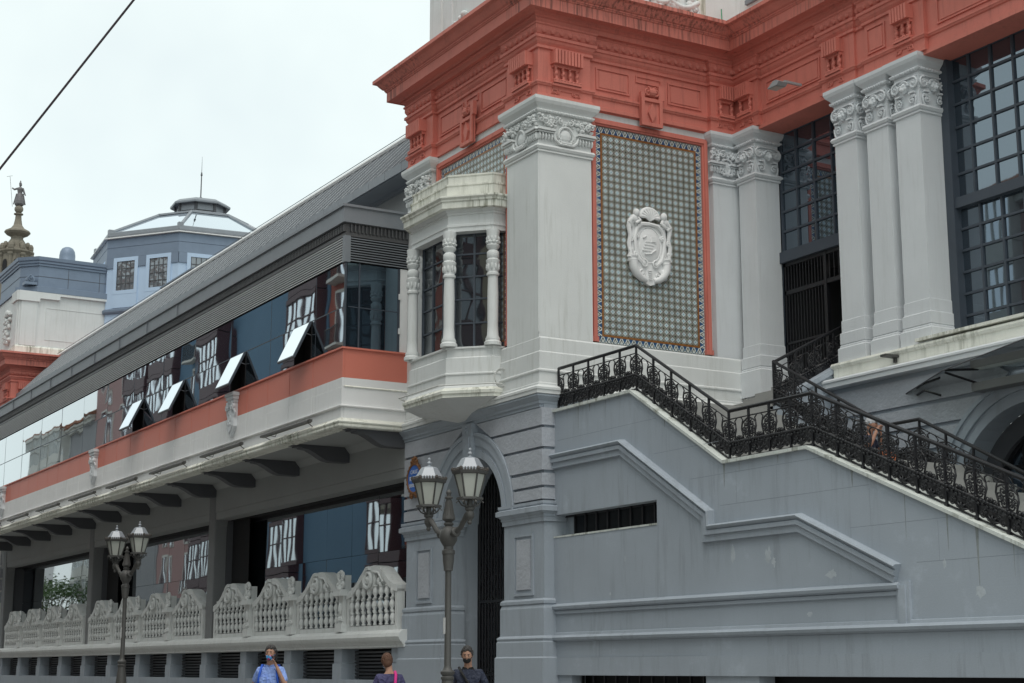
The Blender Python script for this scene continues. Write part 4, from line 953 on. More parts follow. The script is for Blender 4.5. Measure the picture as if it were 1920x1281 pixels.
    for i, (u, v, w_, h_) in enumerate(((-23.55, 3.52, .07, .24), (-22.55, 3.42, .13, .22), (-22.4, 3.30, .07, .12), (-27.6, 2.95, .035, .05), (-20.9, 3.02, .2, .1), (-21.5, 2.36, .10, .07), (-27.05, 3.62, .02, .08), (-23.7, 3.85, .03, .12), (-17.6, 2.6, .2, .12), (-18.3, 3.05, .05, .1))):
        obj("paint_scuff", MB().prism(ragged(u, v, w_, h_, 15, i), f, 0, .0015), 'scuff', T)
    for i, (u, h_) in enumerate(((-29.2, .22), (-28.75, .5), (-28.3, .16), (-27.7, .25), (-25.6, .18), (-23.75, .45), (-23.3, .2), (-22.2, .16), (-20.3, .3), (-19.1, .75), (-18.2, .6), (-17.6, .95), (-16.9, .5), (-16.2, .8), (-15.6, .6))):
        zt = wall_top(u) - .01; wd = .012 + .012 * (i % 3)
        obj("run_off_stain", MB().prism([(u - wd, zt), (u - wd * .6, zt - h_ * .4), (u - wd * .2, zt - h_), (u + wd * .15, zt - h_ * .9), (u + wd * .5, zt - h_ * .35), (u + wd, zt)], f, 0, .0014), 'moss_stain', T)
    # coping
    cp = MB()
    segs = [(XA - .1, XB), (XB, XC), (XC, XD), (XD, xe)]
    for a, b in segs:
        za, zb = wall_top(a), wall_top(b); e = .0
        cp.add([(a, SY - .07, za), (b, SY - .07, zb), (b, SY + .42, zb), (a, SY + .42, za), (a, SY - .07, za + .06), (b, SY - .07, zb + .06), (b, SY + .42, zb + .06), (a, SY + .42, za + .06)],
               [(3, 2, 1, 0), (4, 5, 6, 7), (0, 1, 5, 4), (1, 2, 6, 5), (2, 3, 7, 6), (3, 0, 4, 7)])
    obj("coping", cp, 'blue_moss', T)
    # landings and steps behind the wall
    def slab(x0, x1, y0, y1, z): obj("landing", bx(x0, x1, y0, y1, z - .3, z), 'kerb', T)
    slab(XA - .1, XB, SY + .36, 24.4, L1 - .05); slab(XC, XD, SY + .36, 22.2, M1 - .05)
    n = 10
    for i in range(n):
        x0 = XB + (XC - XB) * i / n; x1 = XB + (XC - XB) * (i + 1) / n; z = L1 - .05 + (M1 - L1) * (i + 1) / (n + 1)
        obj("step", bx(x0, x1, SY + .36, 22.2, z - .4, z), 'kerb', T)
    n = 22; xz = XD + (M1 - .3) / .425
    for i in range(n):
        x0 = XD + (xz - XD) * i / n; x1 = XD + (xz - XD) * (i + 1) / n; z = M1 - .05 + SL2 * (x1 - XD)
        if z > .15 and x0 < XE + 2: obj("step", bx(x0, x1, SY + .36, 22.2, z - .4, z), 'kerb', T)
    # inner stringer walls: along the lower flights and up to the gate
    IY = 22.05
    mb = MB(); fi = front(0, IY + .35, 0)
    mb.prism([(-26.95, 3), (-14.0, 1.6), (-14.0, 2.0), (-22.5, 5.2), (-23.45, 5.2), (-26.75, 7.0), (-26.95, 7.0)], fi, 0, .35)
    fs_ = side(-26.85, 0, 0)
    mb.prism([(IY + .03, 6.0), (24.4, 6.6), (24.4, 8.2), (24.2, 8.2), (IY + .03, 7.0)], fs_, 0, .3); mb.prism([(IY + .012, 7.015), (24.22, 8.18), (24.22, 8.30), (IY + .012, 7.13)], fs_, -.03, .36)
    mb.prism([(IY + .04, 6.65), (24.22, 7.80), (24.22, 7.86), (IY + .04, 6.71)], fs_, .3, .34)
    obj("stringer", mb, 'blue', T)
    for i in range(7): obj("step", bx(-29.2, -26.85, IY + .35 * i, IY + .35 * (i + 1), 6.5, L1 - .05 + .165 * (i + 1)), 'kerb', T)
    # ---- railings: cast panels repeated between posts
    def panel_mesh(w, h, slope, name):
        """cast-iron scroll panel w wide, sheared along a slope"""
        mb = MB(); fr = (Vector((0, 0, 0)), Vector((1, 0, 0)), Vector((0, 0, 1)), Vector((0, -1, 0))); O, U, V, N = fr
        P = lambda u, v, d=0: Vector((u, -d, v))
        q = w / 2
        # upper tall scroll pairs standing either side of each post
        for cx, sg in ((0.0, 1), (w, -1)):
            mb.spiral(fr, cx + sg * w * .13, h * .66, w * .13, 1.7, .016, 0, sg, PI / 2, 5)
            mb.spiral(fr, cx + sg * w * .24, h * .56, w * .12, 1.7, .016, 0, -sg, -PI / 2, 5)
            mb.spiral(fr, cx + sg * w * .13, h * .47, w * .115, 1.6, .016, 0, sg, PI / 2, 5)
            mb.tube([P(cx + sg * w * .07, h * .80), P(cx + sg * w * .20, h * .76), P(cx + sg * w * .33, h * .70), P(cx + sg * w * .355, h * .60), P(cx + sg * w * .30, h * .49), P(cx + sg * w * .27, h * .40)], .017, 5)
            mb.tube([P(cx + sg * w * .34, h * .70), P(cx + sg * w * .30, h * .78), P(cx + sg * w * .40, h * .84)], .014, 5)
            mb.tube([P(cx + sg * w * .05, h * .40), P(cx + sg * w * .05, h * .84)], .010, 5)
            for v in (.60, .52, .70): mb.blob(P(cx + sg * w * .19, h * v, .0), (.016, .016, .02), fr, 6, 4)
        # egg band and foliate lower frieze
        mb.tube([P(0, h * .36), P(w, h * .36)], .030, 7)
        for i in range(9): mb.blob(P(w * (i + .5) / 9, h * .36, .012), (w / 22, .030, .03), fr, 6, 4)
        for sg in (-1, 1): mb.spiral(fr, q + sg * w * .10, h * .42, w * .085, 1.3, .014, .01, sg, -PI / 2, 5)
        mb.blob(P(q, h * .44, .01), (.035, .04, .03), fr, 8, 5)
        mb.box(w * .04, w * .96, -.007, .007, h * .10, h * .40)
        for i in range(7): mb.blob(P(w * (i + .5) / 7, h * (.29 + .02 * (i % 2)), .012), (w / 20, .03, .02), fr, 6, 4)
        mb.tube([P(0, h * .25), P(w, h * .25)], .012, 5)
        for i in range(5):
            a = PI * (.12 + .76 * i / 4); mb.tube([P(q, h * .05), P(q + w * .12 * math.cos(a), h * (.05 + .09 * math.sin(a)), .02), P(q + w * .24 * math.cos(a), h * (.06 + .14 * math.sin(a)))], [.012, .022, .008], 5)
        for sg in (-1, 1):
            mb.spiral(fr, q + sg * w * .33, h * .13, w * .10, 1.5, .014, .005, sg, PI / 2, 5); mb.spiral(fr, q + sg * w * .20, h * .19, w * .06, 1.3, .012, .01, -sg, PI / 2, 5)
            mb.tube([P(q + sg * w * .45, h * .04), P(q + sg * w * .35, h * .03), P(q, h * .035)], .012, 5)
        mb.tube([P(0, h * .015), P(w, h * .015)], .012, 5)
        mb.tube([P(0, h * .845), P(w, h * .845)], .013, 5)
        mb.v = [(x, y, z + slope * x) for x, y, z in mb.v]
        me = mb.mesh(name, True); me.materials.append(M['iron']); return me
    def railing(pts, name, spacing, H=.93, ydir=False):
        """pts = [(x,y,z)] base line corner points"""
        base = MB(); top = MB()
        ZZ = Vector((0, 0, H)); P3 = [Vector(p) for p in pts]
        hr = MB().tube([p + ZZ for p in P3], .028, 8); hr.tube([p + ZZ - Vector((0, 0, .03)) for p in P3], .016, 6)
        rl = obj(name, hr, 'iron', T)
        post = MB().box(-.019, .019, -.019, .019, -.03, H).box(-.03, .03, -.03, .03, -.03, .03).lathe([(.02, .0), (.034, .02), (.02, .05)], (0, 0, H * .36), 8).mesh("post"); post.materials.append(M['iron'])
        done = []
        for a, b in zip(P3[:-1], P3[1:]):
            d = b - a; Lh = Vector((d.x, d.y, 0)).length; n = max(1, round(Lh / spacing)); w = Lh / n; slope = d.z / Lh
            me = panel_mesh(w, H * .97, slope, "scroll_panel"); rot = math.atan2(d.y, d.x)
            for i in range(n + 1):
                p = a + d * (i / n)
                if not any((p - q).length < .05 for q in done):
                    obj("post", post, 'iron', rl, loc=p); done.append(p.copy())
                if i < n: obj("scroll_panel", me, 'iron', rl, loc=p, rot=(0, 0, rot))
        return rl
    y = SY + .12; k = .10
    railing([(XA + .02, y, L1 + .07), (XB, y, L1 + .07), (XC, y, M1 + .07), (XD, y, M1 + .07), (XE, y, wall_top(XE) + .07)], "railing", .61)
    iy = IY
    railing([(-26.8, iy, 7.05), (-23.42, iy, 5.22), (-22.52, iy, 5.22), (-16.5, iy, 5.22 - .515 * 6.02)], "railing", .66)
    railing([(-26.8, iy + .05, 7.05), (-26.8, 24.35, 8.18)], "railing", .62)
    return T
build_stairs()

# ------------------------------------------------------------------ glazed wing
def build_wing():
    T = thing("glazed_wing", "long glazed wing with louvres, red and white cladding bands, jutting over a balustraded ground floor", "building")
    X0, X1 = -80.3, -36.42; WY = 16.24; YB = 18.05; g = .012
    # --- structural core (dark, behind the skin)
    obj("wing_core", MB().box(X0, X1 - .35, WY + .35, 22, 7.5, 12.9), 'interior', T)
    obj("ground_core", MB().box(X0, X1, 19.2, 22, 0, 7.3), 'dark', T)
    # joints grid
    joints = [X1 + .06, -38.27]
    while joints[-1] - 1.573 > X0: joints.append(joints[-1] - 1.573)
    # --- roof fascia, cap, comb strip
    pth = [(X0, WY - .12), (X1 + .12, WY - .12), (X1 + .12, 18.1)]
    obj("fascia", MB().sweep([(-.5, 12.58), (0, 12.585), (0, 12.96), (.02, 12.965), (.02, 12.98)], pth), 'zinc', T)
    obj("fascia_cap", MB().sweep([(-.6, 12.98), (.05, 12.985), (.05, 13.05), (-.6, 13.07)], pth), 'zinc', T)
    obj("box_roof", bx(X0, X1, WY, 19.9, 12.95, 13.0), 'zinc', T)
    for i in range(8, len(joints), 2): obj("fascia_clip", bx(joints[i] - .02, joints[i] + .02, WY - .15, WY - .12, 12.60, 12.97), 'zinc', T)
    p2 = [(X0, WY), (X1, WY), (X1, 18.1)]
    obj("comb_rail", MB().sweep([(-.2, 12.24), (.03, 12.245), (.03, 12.33), (.01, 12.34), (.01, 12.56), (.06, 12.565), (.06, 12.59), (-.2, 12.6)], p2), 'louver', T)
    cb = MB(); x = X1 + .02
    while x > X0: cb.box(x - .035, x, WY - .075, WY - .005, 12.36, 12.55); x -= .105
    o = obj("comb_strip", cb, 'louver', T); o["kind"] = "stuff"
    fin = bx(0, .07, 0, .035, 12.36, 12.55).mesh("comb_fin"); fin.materials.append(M['louver'])
    for i in range(16): obj("comb_fin", fin, 'louver', T, loc=(X1 + .005, WY + .1 + .105 * i, 0))
    # --- louvre slats
    for i in range(10):
        z = 11.60 + .0655 * i
        obj("louver_slat", MB().prism([(0, z), (.07, z + .022), (.07, z + .034), (0, z + .026)], FR((X0, WY - .03, 0), (0, 1, 0), (1, 0, 0)), 0, X1 - X0 - .12), 'slat', T)
        obj("louver_slat", MB().prism([(0, z), (.07, z + .022), (.07, z + .034), (0, z + .026)], FR((X1 + .03, WY + .12, 0), (-1, 0, 0), (0, 1, 0)), 0, 1.68), 'zinc', T)  # return slats keep darker zinc; front ones carry the painted light
    obj("louver_back", MB().box(X0, X1 - .10, WY + .10, WY + .14, 11.56, 12.3).box(X1 - .14, X1 - .10, WY + .10, 18.1, 11.56, 12.3), 'dark', T)  # near-black sheet stands in for the shade between slats
    obj("corner_post", bx(X1 - .13, X1 + .035, WY - .035, WY + .12, 11.57, 12.26), 'zinc', T)
    # --- glazing
    ZT, ZM, ZB = 11.57, 10.42, 9.36
    mull = [X1, -38.27] + [-38.27 - 3.146 * i for i in range(1, 14)]
    sashes = [-38.52, -43.3, -48.6, -52.8]; SW = 1.12
    fr = MB().box(X0, X1 - .05, WY + .012, WY + .03, ZM - .014, ZM + .014)
    for m_ in mull[1:]: fr.box(m_ - .008, m_ + .008, WY + .012, WY + .03, ZB, ZT)
    fr.box(X1 - .05, X1, WY + .0, WY + .05, ZB, ZT)
    w = obj("curtain_wall", fr, 'frame', T)
    rnd = random.Random(11)
    def pane(x0, x1, z0, z1, mat='glass', yy=WY + .022):
        c = ((x0 + x1) / 2, yy, (z0 + z1) / 2); hw, hz = abs(x1 - x0) / 2 - g, (z1 - z0) / 2 - g
        p = obj("pane", bx(-hw, hw, -.006, .006, -hz, hz), mat, w, loc=c); p.rotation_euler = (R(rnd.uniform(-.16, .16)), 0, R(rnd.uniform(-.10, .10)))
    for a, b in zip(mull[:-1], mull[1:]):
        pane(b, a, ZM, ZT)
        cuts = [s for s in sashes if b < s - SW / 2 < a]
        xs = a
        for s in sorted(cuts, reverse=True):
            if xs - s > .05: pane(s, xs, ZB, ZM)
            xs = s - SW
        if xs - b > .05: pane(b, xs, ZB, ZM)
    for s in sashes:
        obj("sash_opening", MB().box(s - SW, s, WY + .30, WY + .33, ZB, ZM).box(s - SW - .01, s - SW, WY, WY + .3, ZB, ZM).box(s, s + .01, WY, WY + .3, ZB, ZM), 'dark', w)
        sh = obj("open_sash", MB().box(-SW, 0, -.03, .03, -.05, 0).box(-SW, 0, -.03, .03, -1.08, -1.03).box(-SW, -SW + .05, -.03, .03, -1.03, -.05).box(-.05, 0, -.03, .03, -1.03, -.05), 'frame', w)
        sh.location = (s, WY - .01, ZM - .02); sh.rotation_euler = (R(-25), 0, 0)
        pn = obj("sash_pane", bx(-SW + .04, -.04, -.036, -.030, -1.045, -.035), 'mirror_sash', w); pn.location = sh.location; pn.rotation_euler = sh.rotation_euler
        q = math.sin(R(38)) * .6
        obj("stay_arm", MB().tube([(s - .08, WY + .1, ZM - .38), (s - .05, WY - .14, ZM - .32)], .012, 5), 'zinc', w); obj("stay_arm", MB().tube([(s - SW + .08, WY + .1, ZM - .38), (s - SW + .05, WY - .14, ZM - .32)], .012, 5), 'zinc', w)
    # side glazing of the box, facing the corner pavilion
    sw = obj("side_glazing", MB().box(X1 - .03, X1 + .004, 16.62, 16.66, ZB, ZT).box(X1 - .03, X1 + .004, 17.72, 17.78, ZB, ZT).box(X1 - .03, X1 + .002, WY + .1, 17.75, ZM - .012, ZM + .012), 'frame', T)
    for y0, y1 in ((WY + .06, 16.62), (16.66, 17.72)):
        for z0, z1 in ((ZB, ZM), (ZM, ZT)): obj("pane", bx(X1 - .02, X1 - .008, y0 + .004, y1 - .004, z0 + .012, z1 - .012), 'glass_side', sw)
    obj("white_jamb", bx(X1 - .06, X1 + .0, 17.79, 18.12, ZB - .05, ZT), 'white_panel', T)
    obj("hinge", MB().box(X1 - .01, X1 + .03, 17.74, 17.80, 10.75, 10.9).box(X1 - .01, X1 + .03, 17.74, 17.80, 9.85, 10.0), 'white_panel', T)
    # --- red band (individual panels) with capping
    obj("red_capping", MB().sweep([(-.12, 9.32), (.045, 9.325), (.045, 9.37), (-.12, 9.385)], [(X0, WY - .03), (X1 + .03, WY - .03), (X1 + .03, 18.12)]), 'red_panel', T)
    for a, b in zip(joints[:-1], joints[1:]):
        obj("red_panel", MB().bbox(b + g, a - g if a < X1 else X1 + .03, WY - .03, WY + .02, 8.595, 9.325, .005), 'red_panel', T)
    obj("red_panel", bx(X1 - .02, X1 + .031, WY + .021, 18.11, 8.595, 9.325), 'red_panel', T)
    # --- white band panels and mouldings
    for a, b in zip(joints[:-1], joints[1:]):
        aa = a - g if a < X1 else X1 + .04
        mb = MB().bbox(b + g, aa, WY - .04, WY + .02, 8.36, 8.59, .004).bbox(b + g, aa, WY - .05, WY + .02, 7.905, 8.355, .004)
        obj("white_panel", mb, 'white_panel', T)
        obj("band_panel", MB().bbox(b + g, aa - .0, WY - .055, WY + .02, 7.57, 7.845, .004), 'white_panel', T)
    obj("white_panel", MB().box(X1 - .02, X1 + .041, WY + .021, 18.02, 8.36, 8.59).box(X1 - .02, X1 + .036, WY + .021, 18.02, 7.905, 8.36), 'white_panel', T)
    obj("band_panel", bx(X1 - .02, X1 + .056, WY + .021, 18.02, 7.57, 7.845), 'white_panel', T)
    p3 = [(X0, WY - .04), (X1 + .04, WY - .04), (X1 + .04, 18.05)]
    obj("roll_moulding", MB().sweep([(-.05, 7.84), (.05, 7.845), (.075, 7.86), (.075, 7.885), (.05, 7.90), (-.05, 7.905)], p3), 'white_panel', T)
    p3 = [(-60, WY - .04), (X1 + .04, WY - .04), (X1 + .04, 18.05)]
    obj("return_moulding", MB().sweep([(.0, 8.345), (.02, 8.35), (.03, 8.37), (.015, 8.39), (0, 8.40)], [(X1 + .035, WY + .02), (X1 + .035, 18.05)]), 'white_dirty', T)
    p3 = [(X0, WY - .04), (X1 + .04, WY - .04), (X1 + .04, 18.05)]
    obj("lower_cornice", MB().sweep([(-.3, 7.33), (.10, 7.335), (.12, 7.36), (.12, 7.41), (.10, 7.42), (.13, 7.44), (.14, 7.47), (.11, 7.50), (.03, 7.57), (-.3, 7.575)], p3), 'white_dirty', T)
    # --- soffit, brackets, beam wall
    obj("soffit", bx(X0, X1, WY + .2, 19, 7.36, 7.42), 'concrete', T)
    obj("beam", MB().box(X0, X1 - .02, YB, YB + .5, 6.46, 7.37).box(X0, X1 - .02, YB + .02, YB + .5, 6.22, 6.455), 'concrete', T)
    obj("soffit_cove", MB().prism([(0, 7.37), (-.16, 7.37), (0, 7.18)], FR((X0, YB, 0), (0, 1, 0), (1, 0, 0)), 0, X1 - X0 - .02), 'concrete', T)
    pr = [(18.05, 7.37), (18.05, 6.95), (17.5, 6.95), (17.35, 6.98), (17.2, 7.05), (17.05, 7.14), (16.85, 7.235), (16.65, 7.26), (16.64, 7.285), (16.5, 7.285), (16.5, 7.32), (16.4, 7.32), (16.4, 7.37)]
    bk = MB().prism(pr, FR((0, 0, 0), (0, 1, 0), (1, 0, 0)), -.17, .17).mesh("soffit_bracket"); bk.materials.append(M['bracket'])
    for i in range(13): obj("soffit_bracket", bk, 'bracket', T, loc=(-36.62 - 3.48 * i, 0, 0))
    # --- shields on the red band
    sh = MB(); fr_ = front(0, WY - .03, 0); O, U, V, N = fr_; P = lambda a, b, c: O + U * a + V * b + N * c
    for zc_, hw, d in ((9.24, .34, .20), (9.14, .30, .17), (9.05, .25, .14)): sh.fbox(fr_, -hw, hw, zc_ - .05, zc_ + .05, 0, d)
    sh.prism([(-.27, 8.30), (-.22, 9.02), (.22, 9.02), (.27, 8.30), (0, 8.02)], fr_, 0, .13)
    sh.prism([(-.20, 8.32), (-.17, 8.78), (.17, 8.78), (.20, 8.32), (0, 8.12)], fr_, .13, .155)
    for sg in (-1, 1):
        sh.spiral(fr_, sg * .2, 8.88, .12, 1.6, .035, .17, sg); sh.lathe([(.10, -.02), (.10, .06)], P(sg * .2, 8.88, .12), 12, N)
        sh.tube([P(sg * .26, 8.8, .13), P(sg * .31, 8.7, .1), P(sg * .27, 8.6, .1)], [.04, .035, .03], 6)
        sh.blob(P(sg * .07, 8.38, .16), (.035, .05, .03), fr_, 6, 4)
    sh.arc(fr_, 0, 8.55, .1, .12, 0, 2 * PI, .018, .16, 12)
    me = sh.mesh("shield_bracket"); me.materials.append(M['pillar'])
    for x in (-43.95, -58.15, -72.35): obj("shield_bracket", me, 'pillar', T, loc=(x, 0, 0))
    # --- strip lights under the roll moulding
    sl = MB().prism([(-.07, 0), (.05, .0), (.07, .05), (-.02, .09), (-.07, .05)], FR((0, 16.0, 7.63), (0, 1, 0), (1, 0, 0)), -1.62, 1.62)
    sl.box(1.62, 1.72, 15.96, 16.04, 7.64, 7.71).tube([(-1.5, 16.0, 7.65), (-1.4, 16.18, 7.55)], .012, 5).tube([(1.5, 16.0, 7.65), (1.45, 16.18, 7.55)], .012, 5).tube([(-1.1, 16.0, 7.63), (-.8, 16.05, 7.57), (-.6, 16.0, 7.63)], .01, 5)
    me = sl.mesh("strip_light"); me.materials.append(M['lamp_iron'])
    for i in range(9): obj("strip_light", me, 'lamp_iron', T, loc=(-39.55 - 4.87 * i, 0, 0))
    # --- ground-floor glazing set back between columns
    GX = [(-50.35, X1 - .0), (-64.4, -50.95), (-79.4, -65.0)]; GYv = 18.95
    wo = obj("ground_glazing", MB().box(X0, X1, GYv - .05, GYv + .05, 6.10, 6.25), 'iron', T)
    rnd = random.Random(5)
    for a, b in GX:
        n = round((b - a) / 1.75)
        for i in range(n):
            for z0, z1 in ((2.4, 4.55), (4.56, 6.12)):
                c = (a + (b - a) * (i + .5) / n, GYv, (z0 + z1) / 2); hw = (b - a) / n / 2 - .006
                p = obj("pane", bx(-hw, hw, -.006, .006, -(z1 - z0) / 2, (z1 - z0) / 2), 'glass_low', wo, loc=c); p.rotation_euler = (R(rnd.uniform(-.25, .25)), 0, R(rnd.uniform(-.2, .2)))
    for a, b in GX[:]:
        obj("window_head", MB().box(a, b, YB + .5, GYv, 6.2, 6.26), 'dark', T)
        obj("end_reveal", bx(a - .05, a + .02, YB + .4, GYv, 2.3, 6.25), 'bracket', T)
        if a > -79: obj("dark_panel", bx(a + .0, a + 1.5, GYv - .3, GYv - .28, 2.3, 6.2), 'dark', T)
    for x in (-50.66, -64.7, -79.5):
        obj("column", MB().bbox(x - .29, x + .29, YB - .02, YB + .42, 2.35, 7.0, .03).prism([(x + .29, 6.46), (x + .29, 6.0), (x + .42, 6.3), (x + .55, 6.46)], front(0, YB + .1, 0), -.3, 0), 'column_grey', T)
    for x in (-53.6, -66.8):   # small tilted sashes low in the ground-floor glazing
        p = obj("open_sash", bx(-.8, 0, -.01, .01, -.95, 0), 'mirror_sash', T, loc=(x, GYv - .05, 3.95), rot=(R(-40), 0, 0))
    # --- balustrade panels
    PW = 3.02; bz = 2.42
    def pm():
        mb = MB(); f = front(0, 18.0, 0); O, U, V, N = f; h = PW / 2; P = lambda a, b, c: O + U * a + V * b + N * c
        mb.fbox(f, -h, h, bz, bz + .13, -.18, .03); mb.fbox(f, -h, -h + .13, bz + .13, bz + 1.02, -.18, .03); mb.fbox(f, h - .13, h, bz + .13, bz + 1.02, -.18, .03)
        top = [(-h, bz + 1.0), (-h + .12, bz + 1.04), (-h + .35, bz + 1.10), (-h + .62, bz + 1.24), (-h + .85, bz + 1.42), (-.45, bz + 1.55), (-.15, bz + 1.64), (.2, bz + 1.66), (.5, bz + 1.60), (.8, bz + 1.42), (1.05, bz + 1.25), (1.3, bz + 1.15), (h, bz + 1.12)]
        for i in range(len(top) - 1):
            (a, za), (b, zb) = top[i], top[i + 1]
            mb.prism([(a, za - .17), (b, zb - .17), (b, zb), (a, za)], f, -.34, .06); mb.prism([(a, bz + .95), (b, bz + .95), (b, zb - .17), (a, za - .17)], f, -.18, -.08)
        mb.lathe([(.30, -.30), (.30, .02), (.26, .05)], P(-.1, bz + 1.32, .0), 18, N)
        mb.spiral(f, -.1, bz + 1.32, .29, 2.0, .055, .10, 1, PI * .4, 6); mb.tube([P(.12, bz + 1.5, .06), P(.45, bz + 1.46, .06), P(.7, bz + 1.22, .05)], .03, 6)
        mb.blob(P(.42, bz + 1.25, .03), (.06, .10, .05), f, 6, 4); mb.blob(P(.52, bz + 1.18, .03), (.05, .05, .05), f, 6, 4)
        return mb.mesh("balustrade_panel")
    pmesh = pm(); pmesh.materials.append(M['white'])
    bm = MB().lathe([(.045, 0), (.055, .03), (.03, .06), (.07, .13), (.078, .18), (.05, .26), (.035, .29), (.06, .31), (.06, .34)], (0, 0, 0), 9).mesh("baluster", True); bm.materials.append(M['white'])
    def console_mesh():
        mb = MB(); f = front(0, 17.96, 0); O, U, V, N = f; P = lambda a, b, c: O + U * a + V * b + N * c
        mb.fbox(f, -.20, .20, bz, bz + .22, -.2, .16); mb.fbox(f, -.15, .15, bz + .22, bz + .95, -.2, .08); mb.fbox(f, -.24, .24, bz + .95, bz + 1.06, -.2, .22); mb.fbox(f, -.20, .20, bz + 1.06, bz + 1.12, -.2, .17)
        mb.blob(P(0, bz + .62, .09), (.08, .16, .06), f, 10, 6)
        for i in range(8): mb.blob(P(.09 * math.cos(i), bz + .34 + .03 * math.sin(i * 2), .09), (.04, .04, .04), f, 6, 4)
        for sg in (-1, 1):
            mb.spiral(f, sg * .13, bz + 1.26, .13, 1.5, .04, .10, sg, PI / 2, 6); mb.spiral(f, sg * .12, bz + 1.48, .09, 1.4, .035, .10, -sg, PI / 2, 6)
            mb.tube([P(sg * .12, bz + 1.46, .1), P(sg * .11, bz + 1.54, .09), P(0, bz + 1.60, .08)], .045, 6)
        mb.fbox(f, -.11, .11, bz + 1.1, bz + 1.5, -.16, .03); mb.blob(P(0, bz + 1.14, .12), (.1, .09, .08), f, 8, 5)
        return mb.mesh("balustrade_console")
    cm = console_mesh(); cm.materials.append(M['white'])
    starts = []
    for gx in (-36.66, -51.0, -65.05):
        for i in range(4): starts.append((gx - 3.42 * i - PW / 2 - .05, i))
    for (xc, i) in starts:
        p = obj("balustrade_panel", pmesh, 'white', T, loc=(xc, 0, 0))
        for r_ in range(3):
            for k in range(8 if r_ < 2 else 8):
                u = -PW / 2 + .28 + (PW - .56) * (k + (.0 if r_ % 2 else .12)) / 7.12
                obj("baluster", bm, 'white', p, loc=(u, 17.99, bz + .14 + .335 * r_))
        if i < 3: obj("balustrade_console", cm, 'white', T, loc=(xc - PW / 2 - .2, 0, 0))
    # --- ledge course made of blocks, basement piers and louvred vents
    lp = [(0, 1.98), (.02, 1.985), (.10, 2.0), (.10, 2.06), (.13, 2.07), (.13, 2.09), (.15, 2.10), (.15, 2.12), (.18, 2.13), (.22, 2.18), (.25, 2.25), (.22, 2.34), (.15, 2.40), (.05, 2.425), (-.3, 2.43), (-.3, 1.98)]
    x = X1 + .25
    first = True
    while x > X0:
        nx = max(X0, x - (1.18 if first else 1.16))
        obj("ledge_block", MB().sweep(lp, [(nx + .004, 18.0), (x - .004, 18.0)]), 'white', T); x = nx; first = False
    piers = [-36.85 - 3.515 * i for i in range(13)]
    vb = bx(0, 2.98, 0, .03, 0, .055).mesh("vent_slat"); vb.materials.append(M['louver'])
    for i, xp in enumerate(piers):
        obj("basement_pier", MB().box(xp - .25, xp + .25, 18.02, 18.6, 1.62, 1.98).box(xp - .28, xp + .28, 17.99, 18.6, .1, 1.60).prism([(xp - .28, 1.60), (xp + .28, 1.60), (xp + .25, 1.63), (xp - .25, 1.63)], front(0, 18.02, 0), -.5, 0), 'blue', T)
        if i < 12:
            v = obj("vent", bx(xp - 3.28, xp - .27, 18.52, 18.58, 1.2, 1.98), 'dark', T)
            for k in range(8):
                o = obj("vent_slat", vb, 'louver', v, loc=(xp - 3.26, 18.42, 1.215 + .093 * k), rot=(R(35), 0, 0))
    obj("basement_sill", bx(X0, X1, 17.97, 18.6, .05, 1.19), 'blue', T)
    # --- main roof behind with standing seams, eave panels and ridge
    EYv, ez, pit = 18.3, 14.78, R(47); t = math.tan(pit); RY = 20.22; rz = ez + (RY - EYv) * t; XR0, XR1 = X0 - .5, -36.42
    obj("main_roof", MB().add([(XR0, EYv, ez), (XR1, EYv, ez), (XR1, RY, rz), (XR0, RY, rz), (XR0, EYv, ez - .06), (XR1, EYv, ez - .06), (XR1, RY, rz - .06), (XR0, RY, rz - .06)], [(0, 1, 2, 3), (7, 6, 5, 4), (4, 5, 1, 0)]), 'roof_sheet', T)
    seam = MB().add([(-.012, 0, 0), (.012, 0, 0), (.012, RY - EYv, rz - ez), (-.012, RY - EYv, rz - ez), (-.012, 0, .028), (.012, 0, .028), (.012, RY - EYv, rz - ez + .028), (-.012, RY - EYv, rz - ez + .028)], [(0, 4, 7, 3), (1, 2, 6, 5), (4, 5, 6, 7), (0, 1, 5, 4)]).mesh("roof_seam"); seam.materials.append(M['seam'])
    x = XR1 - .2; k = 0
    while x > XR0: obj("roof_seam", seam, 'zinc', T, loc=(x, EYv, ez)); x -= .66 if k % 2 else .58; k += 1
    x = XR1
    ep = bx(-1.02, 0, -.03, .02, -.22, .02).mesh("eave_panel"); ep.materials.append(M['zinc'])
    while x > XR0: obj("eave_panel", ep, 'zinc', T, loc=(x, EYv, ez)); x -= 1.035
    obj("eave_soffit", MB().box(XR0, XR1, EYv + .02, 19.7, ez - .24, ez - .2), 'zinc', T)
    obj("eave_gutter_line", bx(XR0, -38, 18.9, 19.0, ez - .34, ez - .24), 'zinc', T)
    obj("ridge_cap", MB().tube([(XR0, RY, rz + .03), (XR1, RY, rz + .03)], .10, 8), 'white_panel', T)
    obj("ridge_cable", MB().tube([(XR0, RY, rz + .20), (XR1, RY, rz + .20)], .012, 5), 'iron', T)
    obj("roof_parapet", MB().box(-71.3, -66.9, 22.5, 22.65, 16.5, 18.78).box(-71.35, -66.85, 22.45, 22.7, 18.78, 18.84), 'zinc_blue', T)
    # terrace wall under the eave, with a dark strip window
    obj("terrace_wall", bx(XR0, -38.0, 19.0, 19.9, 12.9, ez - .2), 'concrete', T)
    obj("terrace_wall", bx(-37.99, -36.3, 18.75, 19.9, 12.9, ez - .25), 'white', T)
    obj("terrace_window", bx(-46, -38.02, 18.95, 18.99, 13.05, 13.75), 'glass_low', T)
    return T
build_wing()

